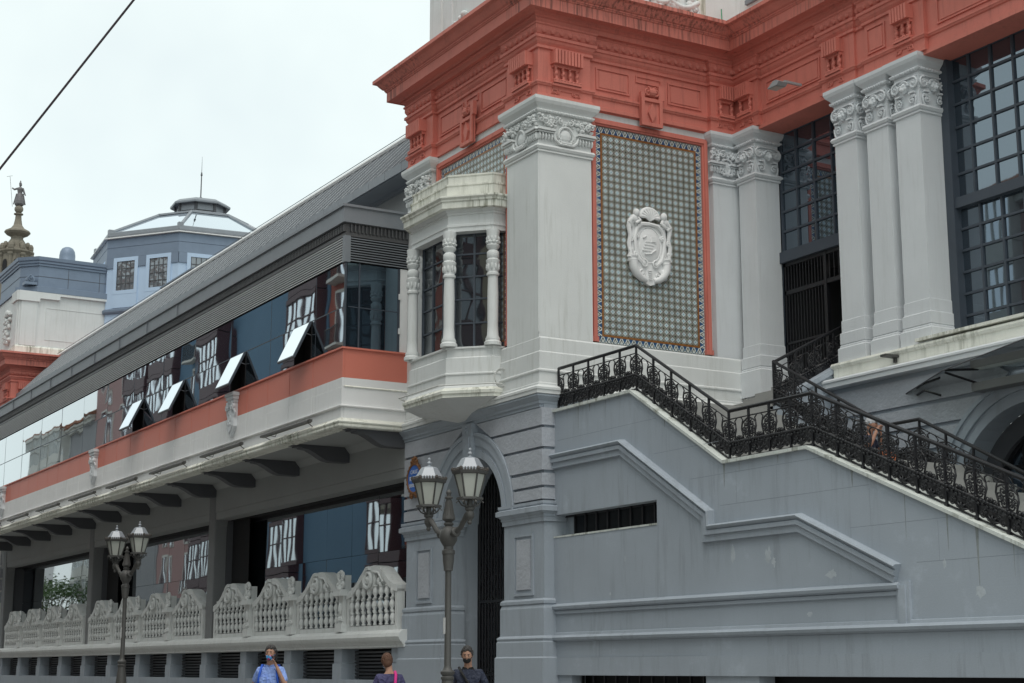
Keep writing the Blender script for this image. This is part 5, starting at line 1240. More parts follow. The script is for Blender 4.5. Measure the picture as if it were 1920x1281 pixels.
# ------------------------------------------------------------------ far pavilion of the market, rotunda
def build_far():
    T = thing("far_pavilion", "distant twin pavilion with red cornice, white attic and blue-grey zinc roof", "building")
    X1 = -80.40; X0 = X1 - 6.5; Y0 = 18.0
    obj("wall", bx(X0 + .15, X1 - .15, Y0 + .15, 24, 0, 16.3), 'white', T)
    for z in (4.6, 5.2, 5.8, 6.4): obj("rusticated_block", bx(X0, X1 + .02, Y0 + .03, Y0 + .3, z, z + .5), 'blue_rough', T)
    obj("pier", bx(X1 - 1.4, X1, Y0, Y0 + 1.4, 0, 14.2), 'white', T)
    path = [(X0, 21), (X0, Y0), (X1 - 1.4, Y0), (X1 - 1.4, Y0 + .13), (X1 - 1.41, Y0 + .13), (X1 - 1.41, Y0), (X1, Y0), (X1, 19.42), (X1 - .13, 19.42), (X1 - .13, 24)]
    path = [(X0, 21), (X0, Y0), (X1, Y0), (X1, 19.42), (X1 - .13, 19.42), (X1 - .13, 24)]
    entablature(T, path, [(X0, 21), (X0, Y0), (X1, Y0), (X1, 24)])
    obj("frieze_core", bx(X0 + .15, X1 - .15, Y0 + .14, 24, 14.2, 16.8), 'red', T)
    frieze_bracket(front(X1 - .65, Y0, 0), T); frieze_bracket(side(X1, Y0 + .72, 0), T)
    A0, A1, AY, AE = X0 + .4, X1 - .25, Y0 + .2, 24.6
    obj("attic_wall", bx(A0, A1, AY, AE, 16.85, 20.1), 'white', T)
    pl = [(A0, AE), (A0, AY), (A1, AY), (A1, AE)]
    obj("attic_plinth", MB().sweep([(0, 16.86), (.10, 16.87), (.10, 17.25), (.05, 17.32), (0, 17.33)], pl), 'white_dirty', T)
    mb = MB()
    for y in (AY + .5, AE - .4): mb.fbox(side(A1, y, 0), -.4, .4, 17.33, 19.6, 0, .07)
    mb.fbox(front(A1 - .5, AY, 0), -.4, .4, 17.33, 19.6, 0, .07)
    for a, b, z0, z1 in ((AY - .05, AY + 1.0, 19.6, 20.1), (AE - .9, AE + .02, 19.55, 20.1), (AY + 1.0, AY + 2.0, 19.78, 20.1), (AE - 1.9, AE - .9, 19.72, 20.1), (AY + 2.0, AE - 1.9, 19.98, 20.1)): mb.fbox(side(A1, 0, 0), a, b, z0, z1, 0, .16)
    mb.fbox(front(A1 - .5, AY, 0), -.55, .6, 19.6, 20.1, 0, .14)
    obj("attic_pilaster", mb, 'white', T)
    obj("sunk_panel", MB().panel(side(A1, 0, 0), AY + 1.35, AE - 1.3, 17.7, 19.35, 0, .03, .018), 'white', T)
    mb = MB(); f = front(A1 - 2.0, AY, 0)
    for k in range(30): mb.blob(f[0] + f[1] * random.uniform(-.6, .6) + f[2] * random.uniform(17.6, 19.4) + f[3] * .06, (random.uniform(.08, .2), random.uniform(.08, .2), .12), f, 7, 5)
    obj("relief_swag", mb, 'white', T)
    # zinc superstructure with chamfered corners, cladding sheets as separate plates
    c = .75; Z0, Z1, Zx = X0 + .55, X1 - .30, Y0 + .35
    oct_ = [(Z0, AE - c), (Z0, Zx + c), (Z0 + c, Zx), (Z1 - c, Zx), (Z1, Zx + c), (Z1, AE - c), (Z1 - c, AE + .2), (Z0 + c, AE + .2)]
    obj("zinc_base", MB().sweep([(-1, 20.1), (.22, 20.11), (.22, 20.40), (.05, 20.45), (-1, 20.46)], oct_, True), 'zinc_blue', T)
    obj("zinc_drum", MB().sweep([(-1, 20.45), (0, 20.455), (0, 21.5), (-1, 21.51)], oct_, True), 'zinc_blue', T)
    obj("zinc_crown", MB().sweep([(-1, 21.50), (.06, 21.505), (.06, 21.6), (.12, 21.64), (.12, 21.74), (.18, 21.78), (.20, 21.95), (-1.6, 22.12)], oct_, True), 'zinc_blue', T)
    for zz in (20.95,): obj("sheet_joint", MB().sweep([(0, zz), (.012, zz), (.012, zz + .02), (0, zz + .02)], oct_, True), 'bracket', T)
    for y in (20.6, 22.2): obj("sheet_joint", bx(Z1, Z1 + .012, y - .01, y + .01, 20.46, 21.5), 'bracket', T)
    for (x, y) in ((Z1 - .1, Zx + .35), (Z1 + .05, AE - .15)):
        mb = MB().box(x - .35, x + .3, y - .3, y + .3, 20.45, 20.58); f = side(x + .3, y, 20.75); mb.lathe([(.2, -.6), (.2, .0)], (x + .25, y, 20.74), 12, (1, 0, 0)).spiral(f, 0, 0, .18, 1.3, .03, .0)
        obj("zinc_scroll", mb, 'zinc_blue', T)
    cu = obj("roof_turret", MB().lathe([(.55, 0), (.55, 24.6), (.46, 24.7), (.46, 25.3), (.42, 25.55), (.32, 25.72), (.18, 25.8), (.02, 25.83)], (-92.8, 23.55, 0), 20), 'zinc_blue')
    tag(cu, "slim blue-grey zinc turret with rounded cap behind the distant pavilion", "turret"); smooth_by_angle(cu, 50)
    # rotunda
    T2 = thing("market_rotunda", "octagonal pale blue rotunda with leaded windows and shallow glass roof", "building")
    cx, cy, RR = -82.1, 27.9, 5.6
    def octp(r, ph): return [(cx + r * math.cos(ph - 2 * PI * i / 8), cy + r * math.sin(ph - 2 * PI * i / 8)) for i in range(8)][::-1]
    ph = R(-28.8)
    pts = octp(RR, ph)
    # outward is right-hand when travelling counter-clockwise
    obj("drum_wall", MB().sweep([(-1, 17), (0, 17.0), (0, 22.85), (-1, 22.9)], pts, True), 'drum_blue', T2)
    obj("drum_sill", MB().sweep([(0, 19.3), (.10, 19.31), (.14, 19.39), (.14, 19.5), (.04, 19.57), (0, 19.58)], pts, True), 'zinc_blue', T2)
    obj("zinc_frieze", MB().sweep([(0, 22.23), (.05, 22.235), (.05, 22.77), (.03, 22.78), (.06, 22.79), (.06, 23.25), (-1, 23.27)], pts, True), 'zinc_blue', T2)
    obj("eave_flashing", MB().sweep([(-.4, 23.25), (.22, 23.26), (.22, 23.31), (-.3, 23.45)], pts, True), 'white_panel', T2)
    obj("eave_gutter", MB().sweep([(-.5, 23.37), (.02, 23.38), (.05, 23.45), (.05, 23.61), (0, 23.65), (-.5, 23.67)], pts, True), 'zinc', T2)
    e, tpz, rr2 = 23.65, 25.22, 2.55
    q2 = octp(rr2, ph); q1 = octp(RR - .1, ph)
    for i in range(8):
        j = (i + 1) % 8
        obj("roof_pane", MB().add([(*q1[i], e), (*q1[j], e), (*q2[j], tpz), (*q2[i], tpz)], [(0, 1, 2, 3)]), 'roof_glass', T2)
        obj("roof_rib", MB().tube([(*q1[i], e + .03), (*q2[i], tpz + .03)], .085, 6).box(q1[i][0] - .13, q1[i][0] + .13, q1[i][1] - .13, q1[i][1] + .13, e - .2, e + .16), 'zinc', T2)
    obj("upper_roof", MB().sweep([(-1.5, 25.16), (.12, 25.18), (.12, 25.28), (-.6, 25.52), (-1.25, 25.72), (-1.25, 25.77)], q2, True), 'zinc', T2)
    q3 = octp(1.32, ph); obj("lantern", MB().sweep([(-.5, 25.730), (0, 25.740), (0, 26.180), (-.5, 26.200)], q3, True), 'zinc', T2)
    for i in range(8): obj("lantern_louver", MB().box(q3[i][0] - .07, q3[i][0] + .07, q3[i][1] - .07, q3[i][1] + .07, 25.680, 26.180), 'bracket', T2)
    obj("lantern_cap", MB().sweep([(-1, 26.180), (.02, 26.180), (.28, 26.080), (.30, 26.120), (.30, 26.200), (.05, 26.380), (-1.3, 26.460)], q3, True), 'zinc', T2)
    obj("mast", MB().lathe([(.045, 26.0), (.045, 26.55), (.09, 26.57), (.09, 26.62), (.045, 26.65), (.09, 26.71), (.09, 26.75), (.035, 26.79), (.03, 28.0), (.06, 28.02), (.06, 28.08), (.02, 28.1), (.05, 28.16), (.015, 28.2), (.006, 29.1)], (cx, cy, 0), 8), 'bracket', T2)
    # windows, two per face on visible faces
    for i in range(8):
        j = (i + 1) % 8; a, b = Vector((*pts[i], 0)), Vector((*pts[j], 0)); L = (b - a).length; d = (b - a).normalized(); nn = Vector((d.y, -d.x, 0)); f = (a, d, Vector((0, 0, 1)), nn)
        for s in (.27, .73):
            u = L * s; hw = .52
            fr = MB().panel(f, u - hw - .22, u + hw + .22, 20.3, 22.23, .0, .2, .06)
            fr.fbox(f, u - hw - .22, u + hw + .22, 19.59, 20.31, 0, .05)
            wdw = obj("window", fr, 'drum_blue', T2)
            obj("pane", MB().fbox(f, u - hw, u + hw, 20.47, 22.05, .0, .012), 'old_glass', wdw)
            gb = MB()
            for k in range(5): gb.fbox(f, u - hw + 2 * hw * k / 4 - .02, u - hw + 2 * hw * k / 4 + .02, 20.45, 22.07, .0, .035)
            for k in range(5): gb.fbox(f, u - hw, u + hw, 20.47 + .395 * k - .02, 20.47 + .395 * k + .02, .0, .034)
            obj("glazing_bar", gb, 'bracket', wdw)
        [obj("zinc_plate", MB().fbox(*q), "zinc_blue", T2) for q in ((f, L * .5 - .3, L * .5 + .3, 21.7, 22.23, 0, .05), (f, 0, .42, 21.7, 22.23, 0, .05), (f, L - .42, L, 21.7, 22.23, 0, .05))]
build_far()

# ------------------------------------------------------------------ church tower with a standing figure
def build_church():
    T = thing("church_tower", "weathered stone baroque tower top with a bronze figure on a ball", "church tower")
    cx, cy, k = -168.5, 37.4, 1.0
    prof = [(3.4, 20), (3.4, 40.5), (3.6, 40.7), (3.1, 41.0)]
    obj("tower_shaft", MB().lathe(prof, (cx, cy, 0), 8, ph=PI / 8), 'stone', T)
    d = MB().lathe([(1.55, 41.0), (1.55, 44.0), (1.65, 44.1), (1.85, 44.3), (1.85, 44.45), (1.4, 44.6)], (cx, cy, 0), 16)
    for i in range(8):
        a = 2 * PI * i / 8 + .2; x, y = cx + 1.6 * math.cos(a), cy + 1.6 * math.sin(a)
        d.lathe([(.22, 41), (.18, 43.7), (.3, 43.9), (.3, 44.1)], (x, y, 0), 8); d.blob((cx + 1.55 * math.cos(a), cy + 1.55 * math.sin(a), 44.75), (.32, .5, .32), None, 7, 5); d.blob((cx + 1.2 * math.cos(a), cy + 1.2 * math.sin(a), 45.1), (.28, .4, .28), None, 7, 5)
    obj("belfry_drum", d, 'stone', T)
    ar = MB()
    for i in range(8):
        a = 2 * PI * (i + .5) / 8 + .2; n = Vector((math.cos(a), math.sin(a), 0)); f = (Vector((cx, cy, 0)) + n * 1.56, Vector((-n.y, n.x, 0)), Vector((0, 0, 1)), n)
        ar.prism([(-.28, 41.6), (.28, 41.6), (.28, 43.0), (.15, 43.35), (-.15, 43.35), (-.28, 43.0)], f, -.1, .03)
    obj("belfry_opening", ar, 'dark', T)
    obj("spire", MB().lathe([(1.4, 44.5), (1.15, 44.9), (.95, 45.4), (.62, 45.9), (.65, 46.1), (1.15, 46.35), (1.35, 46.55), (1.3, 46.7), (.75, 47.0), (.45, 47.4), (.34, 48.0), (.30, 48.5), (.48, 48.55), (.48, 48.65), (.3, 48.7)], (cx, cy, 0), 14), 'stone', T)
    obj("ball", MB().blob((cx, cy, 49.15), (.46, .46, .46), None, 14, 9), 'stone', T)
    s = Vector((cx, cy, 49.55)); U = Vector((.5, .865, 0)); P = lambda a, b: s + U * a + Vector((0, 0, b))
    fg = MB().lathe([(.42, 0), (.50, .15), (.48, .5), (.36, 1.0), (.24, 1.35), (.27, 1.55), (.32, 1.8), (.22, 1.98), (.09, 2.05), (.09, 2.12)], s, 12)
    fg.blob(P(.02, 2.28), (.15, .2, .16), None, 8, 6).lathe([(.15, 2.4), (.13, 2.5), (.05, 2.6), (.07, 2.68), (.01, 2.78)], s, 8)
    fg.tube([P(-.25, 1.88), P(-.6, 1.78), P(-.85, 1.95)], [.12, .10, .07], 7).tube([P(.27, 1.88), P(.45, 1.4), P(.6, 1.1)], [.12, .10, .06], 7)
    for i in range(8): fg.tube([P(.3 * math.cos(i), 1.3) + Vector((0, .2 * math.sin(i), 0)), P(.48 * math.cos(i), .1) + Vector((0, .4 * math.sin(i), 0))], .06, 5)
    fg = obj("figure", fg, 'bronze', T)
    obj("vane_rod", MB().tube([P(-.72, -.1), P(-1.15, 3.2)], .022, 5).tube([P(-1.5, 3.2), P(-.9, 3.3)], .02, 5), 'bronze', T)
build_church()

# ------------------------------------------------------------------ street lamps
def street_lamp(x, y, label, rotz=0.0, dz=0.0):
    T = thing("street_lamp", label, "street lamp", "double-lantern lamps along the pavement", (x, y, dz), rotz)
    mb = MB().lathe([(.24, .12), (.24, .3), (.19, .4), (.16, .75), (.13, .95), (.09, 1.30), (.085, 1.34), (.10, 1.36), (.10, 1.39), (.08, 1.41), (.105, 1.44), (.105, 1.47), (.07, 1.50), (.052, 1.55), (.046, 2.95), (.07, 2.96), (.07, 2.99), (.085, 3.10), (.09, 3.20), (.10, 3.21), (.10, 3.26), (.075, 3.28), (.075, 3.33)], (0, 0, 0), 16)
    smooth_by_angle(obj("post", mb, 'lamp_iron', T))
    ball = MB().lathe([(.06, 3.30), (.09, 3.34), (.13, 3.41), (.14, 3.48), (.125, 3.55), (.08, 3.61), (.055, 3.63), (.075, 3.65), (.075, 3.67), (.05, 3.69)], (0, 0, 0), 18)
    smooth_by_angle(obj("hub", ball, 'lamp_iron', T), 60)
    fin = MB().lathe([(.045, 3.68), (.06, 3.70), (.10, 3.73), (.10, 3.76), (.08, 3.80), (.06, 3.90), (.045, 4.00), (.04, 4.04), (.06, 4.045), (.06, 4.07), (.035, 4.08), (.03, 4.10), (.042, 4.125), (.04, 4.15), (.003, 4.19)], (0, 0, 0), 14)
    for k in range(10): a = 2 * PI * k / 10; fin.tube([(.088 * math.cos(a), .088 * math.sin(a), 3.77), (.062 * math.cos(a), .062 * math.sin(a), 3.90), (.046 * math.cos(a), .046 * math.sin(a), 4.0)], .008, 4)
    smooth_by_angle(obj("finial", fin, 'lamp_iron', T), 50)
    obj("sticker", MB().box(-.028, .028, -.066, -.058, 2.02, 2.26), 'sticker', T)
    for sg in (-1, 1):
        lx = sg * .665
        arm = MB().tube([(sg * .10, 0, 3.50), (sg * .22, 0, 3.52), (sg * .38, 0, 3.58), (sg * .48, 0, 3.67), (sg * .58, 0, 3.75), (lx, 0, 3.78)], [.05, .042, .04, .04, .045, .055], 10)
        arm.lathe([(.05, -.03), (.075, 0), (.075, .03), (.05, .05)], (sg * .22, 0, 3.52), 12, (sg, 0, .25)).blob((lx, 0, 3.75), (.07, .085, .07), None, 10, 7).lathe([(.015, 3.60), (.04, 3.63), (.03, 3.66), (.05, 3.69)], (lx, 0, 0), 10)
        arm.lathe([(.06, 3.81), (.075, 3.83), (.075, 3.85), (.045, 3.87), (.04, 3.97)], (lx, 0, 0), 10)
        smooth_by_angle(obj("arm", arm, 'lamp_iron', T), 50)
        n = 6; base, top = 4.0, 4.36; r0, r1 = .138, .232
        cage = MB().lathe([(.19, base - .03), (.20, base - .03), (.20, base), (.15, base + .01)], (lx, 0, 0), n).lathe([(r1 - .02, top - .02), (r1 + .03, top - .01), (r1 + .045, top + .03), (r1 + .02, top + .04)], (lx, 0, 0), n)
        for k in range(n):
            a = 2 * PI * k / n; cage.tube([(lx + r0 * math.cos(a), r0 * math.sin(a), base), (lx + r1 * math.cos(a), r1 * math.sin(a), top)], .014, 5)
            cage.tube([(lx + .05 * math.cos(a), .05 * math.sin(a), 3.86), (lx + .12 * math.cos(a), .12 * math.sin(a), 3.89), (lx + .175 * math.cos(a), .175 * math.sin(a), 3.96), (lx + .2 * math.cos(a), .2 * math.sin(a), 3.92)], .012, 5)
        ln = obj("lantern", cage, 'lamp_iron', T)
        for k in range(n):
            a0, a1 = 2 * PI * k / n, 2 * PI * (k + 1) / n; f0, f1 = r0 - .006, r1 - .006
            obj("pane", MB().add([(lx + f0 * math.cos(a0), f0 * math.sin(a0), base), (lx + f0 * math.cos(a1), f0 * math.sin(a1), base), (lx + f1 * math.cos(a1), f1 * math.sin(a1), top), (lx + f1 * math.cos(a0), f1 * math.sin(a0), top)], [(0, 1, 2, 3)]), 'frost', ln)
        hd = MB().lathe([(r1 - .01, top + .03), (.215, top + .08), (.13, top + .22), (.105, top + .235), (.05, top + .245), (.026, top + .255), (.022, top + .275), (.036, top + .285), (.04, top + .30), (.02, top + .32), (.015, top + .335), (.027, top + .355), (.024, top + .37), (.004, top + .385)], (lx, 0, 0), n)
        obj("hood", hd, 'lamp_hood', ln)
        gal = MB()
        for k in range(n):
            a0, a1 = 2 * PI * k / n, 2 * PI * (k + 1) / n; p0, p1 = Vector((math.cos(a0), math.sin(a0), 0)) * (r1 + .03), Vector((math.cos(a1), math.sin(a1), 0)) * (r1 + .03)
            for j in range(6):
                p = p0.lerp(p1, (j + .5) / 6) + Vector((lx, 0, top + .03)); gal.lathe([(.011, 0), (.015, .02), (.006, .03), (.012, .042), (.001, .055)], p, 5)
            gal.blob(p0 + Vector((lx, 0, top + .06)), (.024, .035, .024), None, 6, 4)
        obj("gallery", gal, 'lamp_rust', ln)
    return T
street_lamp(-21.70, 11.47, "grey double-lantern street lamp in front of the arched gateway", 0.0, -.05)
street_lamp(-38.5, 11.6, "grey double-lantern street lamp standing before the balustraded ground floor", R(7), .17)

# ------------------------------------------------------------------ street name plaque
def plaque():
    x, y, z = -35.66, 17.90, 6.08
    fr = front(x, y, z); O, U, V, N = fr
    T = thing("street_name_plaque", "oval blue street name plaque in an ornate brown frame on the grey pier", "sign")
    ov = [(.34 * math.cos(2 * PI * i / 28), .34 * math.sin(2 * PI * i / 28) * 1.0) for i in range(28)]
    obj("plate", MB().prism(ov, fr, 0, .03), 'blue_sign', T)
    mb = MB().arc(fr, 0, 0, .36, .36, 0, 2 * PI, .035, .02, 32, 6)
    for i in range(22):
        a = 2 * PI * i / 22; mb.blob(O + U * .385 * math.cos(a) + V * .385 * math.sin(a) + N * .02, (.04, .04, .035), fr, 6, 4)
    for sg in (-1, 1):
        mb.spiral(fr, sg * .12, .42, .085, 1.4, .03, .03, sg);  mb.spiral(fr, sg * .12, -.42, .08, 1.4, .03, .03, -sg)
    mb.blob(O + V * .47 + N * .02, (.07, .09, .05), fr, 8, 6); mb.fbox(fr, -.16, .16, .34, .46, 0, .03)
    obj("plaque_frame", mb, 'sign_frame', T)
    for s, v, sz in (("CALLE", .12, .135), ("RIBERA", -.05, .155), ("ERRIBERA", -.21, .125)):
        cu = bpy.data.curves.new("lettering", 'FONT'); cu.body = s; cu.size = sz; cu.align_x = 'CENTER'; cu.extrude = .002
        tmp = bpy.data.objects.new("tmp", cu); S.collection.objects.link(tmp)
        me = bpy.data.meshes.new_from_object(tmp.evaluated_get(bpy.context.evaluated_depsgraph_get())); bpy.data.objects.remove(tmp)
        me.materials.clear(); me.materials.append(M['sign_white'])
        o = obj("lettering", me, 'sign_white', T); o.matrix_world = Matrix.Translation(O + V * v + N * .034) @ Matrix.Rotation(PI / 2, 4, 'X')
plaque()

# ------------------------------------------------------------------ overhead tram wire
w = obj("overhead_wire", MB().tube([(-14.86 + .96 * k / 5 * -1, 4.28 - .98 * k / 5, 7.95 - 1.64 * k / 5) for k in (-40, 14)], .0115, 8), 'cable')
tag(w, "dark overhead wire slanting across the open sky", "wire")

# ------------------------------------------------------------------ people
def skin_mesh(name, verts, edges, radii, sub=2, root=0):
    me = bpy.data.meshes.new(name); me.from_pydata([tuple(v) for v in verts], edges, []); me.update()
    o = bpy.data.objects.new(name, me); S.collection.objects.link(o)
    m = o.modifiers.new("skin", 'SKIN'); m.use_smooth_shade = True
    for i, sv in enumerate(me.skin_vertices[0].data):
        r = radii[i]; sv.radius = (r, r) if isinstance(r, (int, float)) else r
        sv.use_root = (i == root)
    ss = o.modifiers.new("sub", 'SUBSURF'); ss.levels = sub; ss.render_levels = sub
    out = bpy.data.meshes.new_from_object(o.evaluated_get(bpy.context.evaluated_depsgraph_get()))
    bpy.data.objects.remove(o); bpy.data.meshes.remove(me)
    out.polygons.foreach_set("use_smooth", [True] * len(out.polygons))
    return out
def person(label, loc, facing, h, look, pose, colours, hair='short', sit=False, extras=None):
    """facing: heading angle (rad) of the chest; local frame x=right, y=forward, z=up"""
    T = thing("person", label, "person", None, loc, facing - PI / 2)
    k = h / 1.75
    V_ = lambda x, y, z: Vector((x * k, y * k, z * k))
    hipz = .93 if not sit else .08
    pelvis = V_(0, 0, hipz); chest = V_(0, .03 if sit else .0, hipz + .40); neckb = V_(0, .0 + (.04 if sit else 0), hipz + .52); neck = neckb + V_(0, .015, .07)
    head = neck + V_(look[0] * .3, .03 + look[1] * .3, .10); crown = head + V_(look[0], look[1], .11)
    verts = [pelvis, V_(0, .01, hipz + .2), chest, neckb, neck, head, crown]; rad = [(.16 * k, .115 * k), (.15 * k, .11 * k), (.175 * k, .12 * k), (.085 * k, .075 * k), .055 * k, (.078 * k, .095 * k), (.066 * k, .08 * k)]
    edges = [(0, 1), (1, 2), (2, 3), (3, 4), (4, 5), (5, 6)]
    idx = {}
    for s, nm in ((-1, 'l'), (1, 'r')):
        sh = V_(s * .185, 0, hipz + .45) + (V_(0, .03, 0) if sit else V_(0, 0, 0)); el, wr = [V_(*p) for p in pose['arm_' + nm]]
        b = len(verts); verts += [sh, el, wr]; rad += [.06 * k, .043 * k, .03 * k]; edges += [(2, b), (b, b + 1), (b + 1, b + 2)]
        hip = V_(s * .095, 0, hipz - .06); kn, an = [V_(*p) for p in pose['leg_' + nm]]
        toe = an + V_(0, .14, -.05)
        c = len(verts); verts += [hip, kn, an, toe]; rad += [.085 * k, .06 * k, .042 * k, (.04 * k, .03 * k)]; edges += [(0, c), (c, c + 1), (c + 1, c + 2), (c + 2, c + 3)]
        # hand: palm and five fingers
        d = (wr - el).normalized(); side_ = d.cross(V_(0, 0, 1)).normalized() if abs(d.z) < .95 else Vector((0, 1, 0)); pal = wr + d * .07 * k
        e = len(verts); verts += [pal]; rad += [(.034 * k, .02 * k)]; edges += [(b + 2, e)]
        for q in range(4):
            t0 = pal + side_ * (.03 - .02 * q) * k + d * .02 * k; t1 = t0 + d * (.035 - .004 * abs(q - 1.5)) * k + V_(0, .012, .0); t2 = t1 + d * .025 * k + V_(0, .018, 0)
            g_ = len(verts); verts += [t0, t1, t2]; rad += [.0095 * k, .009 * k, .008 * k]; edges += [(e, g_), (g_, g_ + 1), (g_ + 1, g_ + 2)]
        th = wr + d * .03 * k + side_ * .03 * k; g_ = len(verts); verts += [th, th + d * .04 * k + side_ * .015 * k]; rad += [.011 * k, .009 * k]; edges += [(b + 2, g_), (g_, g_ + 1)]
        idx[nm] = (b, c)
    obj("body", skin_mesh("body", verts, edges, rad), colours['skin'], T)
    # clothes as slightly larger shells over the same joints
    bl, cl = idx['l']; br, cr = idx['r']
    sv = [verts[0], verts[1], verts[2], verts[3]]; sr = [(.185 * k, .14 * k), (.178 * k, .135 * k), (.20 * k, .145 * k), (.10 * k, .095 * k)]; se = [(0, 1), (1, 2), (2, 3)]
    for b in (bl, br):
        i = len(sv); sv += [verts[b], verts[b].lerp(verts[b + 1], .82)]; sr += [.085 * k, .068 * k]; se += [(2, i), (i, i + 1)]
    obj("shirt", skin_mesh("shirt", sv, se, sr), colours['shirt'], T)
    tv = [verts[0] + V_(0, 0, .06), verts[0]]; tr = [(.17 * k, .13 * k), (.18 * k, .14 * k)]; te = [(0, 1)]
    for c in (cl, cr):
        i = len(tv); tv += [verts[c], verts[c + 1], verts[c + 1].lerp(verts[c + 2], .92)]; tr += [.10 * k, .078 * k, .068 * k]; te += [(1, i), (i, i + 1), (i + 1, i + 2)]
    obj("trousers", skin_mesh("trousers", tv, te, tr), colours['trousers'], T)
    for c in (cl, cr):
        an, toe = verts[c + 2], verts[c + 3]
        obj("shoe", MB().blob(an.lerp(toe, .45) + V_(0, 0, -.03), (.052 * k, .045 * k, .14 * k), None, 10, 6), 'shoe', T)
    # head details: face looks along look direction (mostly +y)
    fy = Vector((look[0] * 1.2, 1.0, -look[1] * 0 + look[2])).normalized(); fx = fy.cross(Vector((0, 0, 1))).normalized(); fz = fx.cross(fy)
    hc = head.lerp(crown, .42); F = (hc, fx, fz, fy); HP = lambda a, b, c: hc + (fx * a + fz * b + fy * c) * k
    hd = MB().blob(HP(0, -.01, .005), (.078 * k, .115 * k, .098 * k), F, 18, 12).blob(HP(0, -.075, .05), (.05 * k, .045 * k, .05 * k), F, 10, 7)
    hd.blob(HP(0, -.015, .105), (.014 * k, .03 * k, .02 * k), F, 8, 5)
    for s in (-1, 1): hd.blob(HP(s * .08, -.012, .0), (.012 * k, .032 * k, .02 * k), F, 8, 5)
    obj("head", hd, colours['skin'], T, smooth=True)
    ey = MB()
    for s in (-1, 1): ey.blob(HP(s * .03, .012, .092), (.013 * k, .006 * k, .01 * k), F, 8, 5).fbox((HP(s * .03, .034, .094), fx, fz, fy), -.018 * k, .018 * k, -.004 * k, .004 * k, 0, .006 * k)
    obj("eyes", ey, 'hair_dark', T)
    hr = MB()
    rr = random.Random(int(h * 1000))
    for i in range(150 if hair != 'bob' else 190):
        a = rr.uniform(0, 2 * PI); e = rr.uniform(.02, PI / 2 if hair != 'bob' else PI * .62)
        n = Vector((math.sin(e) * math.cos(a), math.cos(e), math.sin(e) * math.sin(a)))
        if n.z > .35 and n.y < .62: continue                 # keep the face clear
        hr.blob(HP(n.x * .080, .012 + n.y * .112, -.008 + n.z * .098), (.024 * k, .026 * k, .022 * k), F, 6, 4)
    hr.blob(HP(0, .035, -.022), (.084 * k, .098 * k, .092 * k), F, 16, 10)
    if hair == 'bob': hr.blob(HP(0, -.03, -.04), (.084 * k, .10 * k, .075 * k), F, 14, 8)
    if hair == 'cap': hr.blob(HP(0, .05, .0), (.09 * k, .085 * k, .105 * k), F, 14, 8).fbox((HP(0, .06, .09), fx, fz, fy), -.06 * k, .06 * k, -.006 * k, .006 * k, 0, .08 * k)
    obj("hair" if hair != 'cap' else "cap", hr, colours['hair'], T, smooth=True)
    if 'mask' in colours:
        mk = MB().blob(HP(0, -.062, .062), (.064 * k, .052 * k, .056 * k), F, 14, 8)
        for s in (-1, 1): mk.tube([HP(s * .05, -.04, .08), HP(s * .075, -.025, .04), HP(s * .085, -.01, .0)], .004, 4)
        obj("face_mask", mk, colours['mask'], T, smooth=True)
    co = MB()
    for s in (-1, 1): co.prism([(0, 0), (.075 * k, .02 * k), (.10 * k, -.05 * k), (.02 * k, -.07 * k)], (neckb + V_(s * .005, .075, .02), Vector((s, .0, .0)), Vector((0, .15, 1)).normalized(), Vector((0, 1, 0))), 0, .012 * k)
    if colours.get('collar'): obj("collar", co, colours['collar'], T)
    if extras: extras(T, V_, hipz, HP, F, k, verts, idx)
    return T
mp_ = M['mask_blue'].node_tree; _n, _l = mp_.nodes, mp_.links
_v = nd(_n, "ShaderNodeTexVoronoi", Scale=28.0); _l.new(_n.new("ShaderNodeTexCoord").outputs["Object"], _v.inputs["Vector"])
_r = _n.new("ShaderNodeValToRGB"); _r.color_ramp.interpolation = 'CONSTANT'
for _i, (_p, _c) in enumerate(((0.0, (0.05, 0.25, 0.55, 1)), (0.45, (0.35, 0.55, 0.7, 1)), (0.65, (0.6, 0.06, 0.2, 1)), (0.8, (0.03, 0.03, 0.05, 1)))):
    _e = _r.color_ramp.elements[_i] if _i < 2 else _r.color_ramp.elements.new(_p); _e.position = _p; _e.color = _c
_s = _n.new("ShaderNodeSeparateColor"); _l.new(_v.outputs["Color"], _s.inputs[0]); _l.new(_s.outputs[0], _r.inputs["Fac"]); _l.new(_r.outputs["Color"], _n["Principled BSDF"].inputs["Base Color"])
def strap(T, pts, wdt, mat, name):
    mb = MB(); pts = [Vector(p) for p in pts]
    mb.tube(pts, wdt, 6); o = obj(name, mb, mat, T, smooth=True); return o
def ex_phone(T, V_, hz, HP, F, k, verts, idx):
    b = idx['l'][0]; wr = verts[b + 2]
    obj("phone", MB().fbox((HP(-.10, -.03, .03), F[3], F[2], -F[1]), -.04, .04, -.08, .08, 0, .012), 'phone', T)
    strap(T, [V_(.12, -.15, hz + .36), V_(.13, -.06, hz + .545), V_(.13, .05, hz + .545), V_(.14, .15, hz + .40), V_(.17, .14, hz + .2), V_(.19, .0, hz + .1)], .022, 'bag_blue', "backpack_strap")
    strap(T, [V_(-.12, -.16, hz + .36), V_(-.13, -.05, hz + .545), V_(-.13, .05, hz + .545), V_(-.15, .14, hz + .40), V_(-.18, .12, hz + .2)], .018, 'bag_blue', "backpack_strap")
    obj("backpack", MB().bbox(-.15, .15, -.33, -.15, hz + .02, hz + .48, .04), 'black_cloth', T)
    obj("breast_pocket", MB().prism([(-.06, 0), (.06, 0), (.06, .1), (-.06, .1)], (V_(.075, .155, hz + .26), Vector((1, 0, 0)), Vector((0, 0, 1)), Vector((0, 1, 0))), -.03, .004), 'shirt_blue', T)
